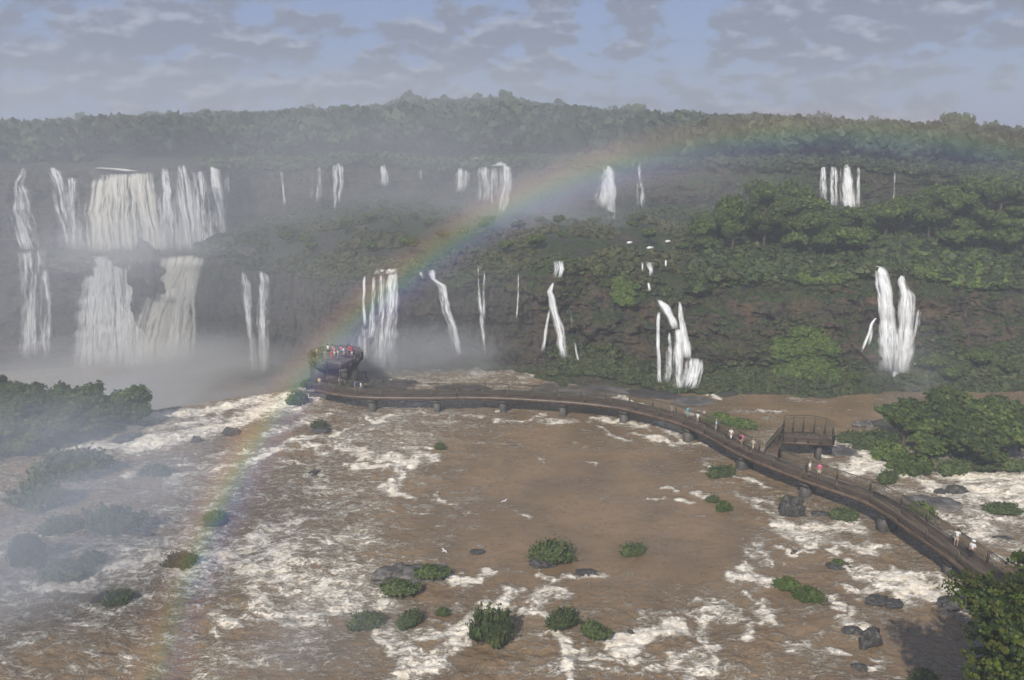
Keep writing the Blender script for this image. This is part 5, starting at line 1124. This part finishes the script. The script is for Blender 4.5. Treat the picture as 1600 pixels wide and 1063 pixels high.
mist(-20, 430, 128, 60, 34, 42, .010, 'tall veil of mist over the western cliffs', 2)
mist(215, 385, 146, 21, 11, 8, .075, 'spray between the upper and lower great falls', 3, col=(.97, .97, .96))
mist(330, 330, 150, 90, 40, 36, .008, 'thin drifting mist across the cliff', 4)
mist(0, 800, 60, 24, 14, 11, .085, 'bluish mist drifting over the western rapids', 5, col=(.74, .80, .88))
mist(610, 575, 110, 26, 7, 10, .11, 'spray at the foot of the curtain falls behind the tower', 6)
mist(760, 575, 112, 22, 7, 10, .08, 'spray at the foot of the misty wall', 7)
mist(500, 1010, 46, 9, 7, 5, .035, 'low puff of mist near the viewer', 8)
mist(1420, 570, 108, 8, 5, 9, .05, 'spray drifting east of the twin fall', 9)
mist(590, 640, 88, 26, 10, 6, .008, 'thin spray drifting over the footbridge near the tower', 10)
mist(720, 330, 160, 90, 40, 36, .016, 'light veil before the upper falls', 11, col=(.86, .88, .90))
mist(600, 470, 108, 34, 9, 16, .022, 'thin spray drifting past the wet central wall', 12, col=(.86, .88, .90))

# ------------------------------------------------------------------ sky, sun, render
sun_dir = -ax
el = math.asin(sun_dir.z); sa = math.atan2(sun_dir.x, sun_dir.y)
sd = bpy.data.lights.new('sun', 'SUN'); sd.energy = 4.8; sd.angle = R(.6); sd.color = (1, .95, .87); so = bpy.data.objects.new('sun', sd); C.objects.link(so); so.location = (-60, -60, 120)
so.rotation_euler = sun_dir.to_track_quat('Z', 'Y').to_euler()
w = bpy.data.worlds.new('World'); sc.world = w; w.use_nodes = True; nt = w.node_tree; nt.nodes.clear()
sky = N(nt, 'ShaderNodeTexSky', sky_type='NISHITA', sun_disc=False, sun_elevation=el, sun_rotation=sa, altitude=200, air_density=1.0, dust_density=2.0, ozone_density=1.5)
tc = N(nt, 'ShaderNodeTexCoord').outputs['Generated']; sx = N(nt, 'ShaderNodeSeparateXYZ'); L(nt, tc, sx.inputs[0])
zc = math_(nt, 'ADD', math_(nt, 'MAXIMUM', sx.outputs[2], 0), .42)
cx = N(nt, 'ShaderNodeCombineXYZ'); L(nt, math_(nt, 'DIVIDE', sx.outputs[0], zc), cx.inputs[0]); L(nt, math_(nt, 'DIVIDE', sx.outputs[1], zc), cx.inputs[1])
cn = noise(nt, cx.outputs[0], 8.5, 7, .52, .0); cn2 = noise(nt, mapping(nt, cx.outputs[0], (1, 1, 1), 0, (.0, .03, 0)), 8.5, 7, .52, .0)
big = noise(nt, cx.outputs[0], 1.9, 3)
cov = rng_(nt, math_(nt, 'ADD', cn, math_(nt, 'MULTIPLY', big, .9)), .85, .98)
lit = rng_(nt, math_(nt, 'SUBTRACT', cn2, cn), -.02, .16)
ccol = mixc(nt, lit, (2.2, 2.5, 3.4), (4.6, 4.9, 5.8))
veil = mixc(nt, .75, sky.outputs[0], (2.6, 3.5, 6.4))
c = mixc(nt, math_(nt, 'MULTIPLY', cov, .85), veil, ccol)
bgn = N(nt, 'ShaderNodeBackground'); L(nt, c, bgn.inputs[0]); bgn.inputs[1].default_value = .095
wo = N(nt, 'ShaderNodeOutputWorld'); L(nt, bgn.outputs[0], wo.inputs[0])
sc.view_settings.view_transform = 'Standard'; sc.view_settings.look = 'None'; sc.view_settings.gamma = 1; sc.view_settings.use_curve_mapping = False; sc.view_settings.exposure = -0.03
cy = sc.cycles
cy.max_bounces = 4; cy.diffuse_bounces = 2; cy.glossy_bounces = 1; cy.transmission_bounces = 2; cy.volume_bounces = 2; cy.transparent_max_bounces = 12
cy.volume_step_rate = 1.0; cy.volume_max_steps = 64; cy.use_adaptive_sampling = True; cy.adaptive_threshold = .02; cy.use_denoising = True
cy.sample_clamp_indirect = 3; cy.caustics_reflective = False; cy.caustics_refractive = False
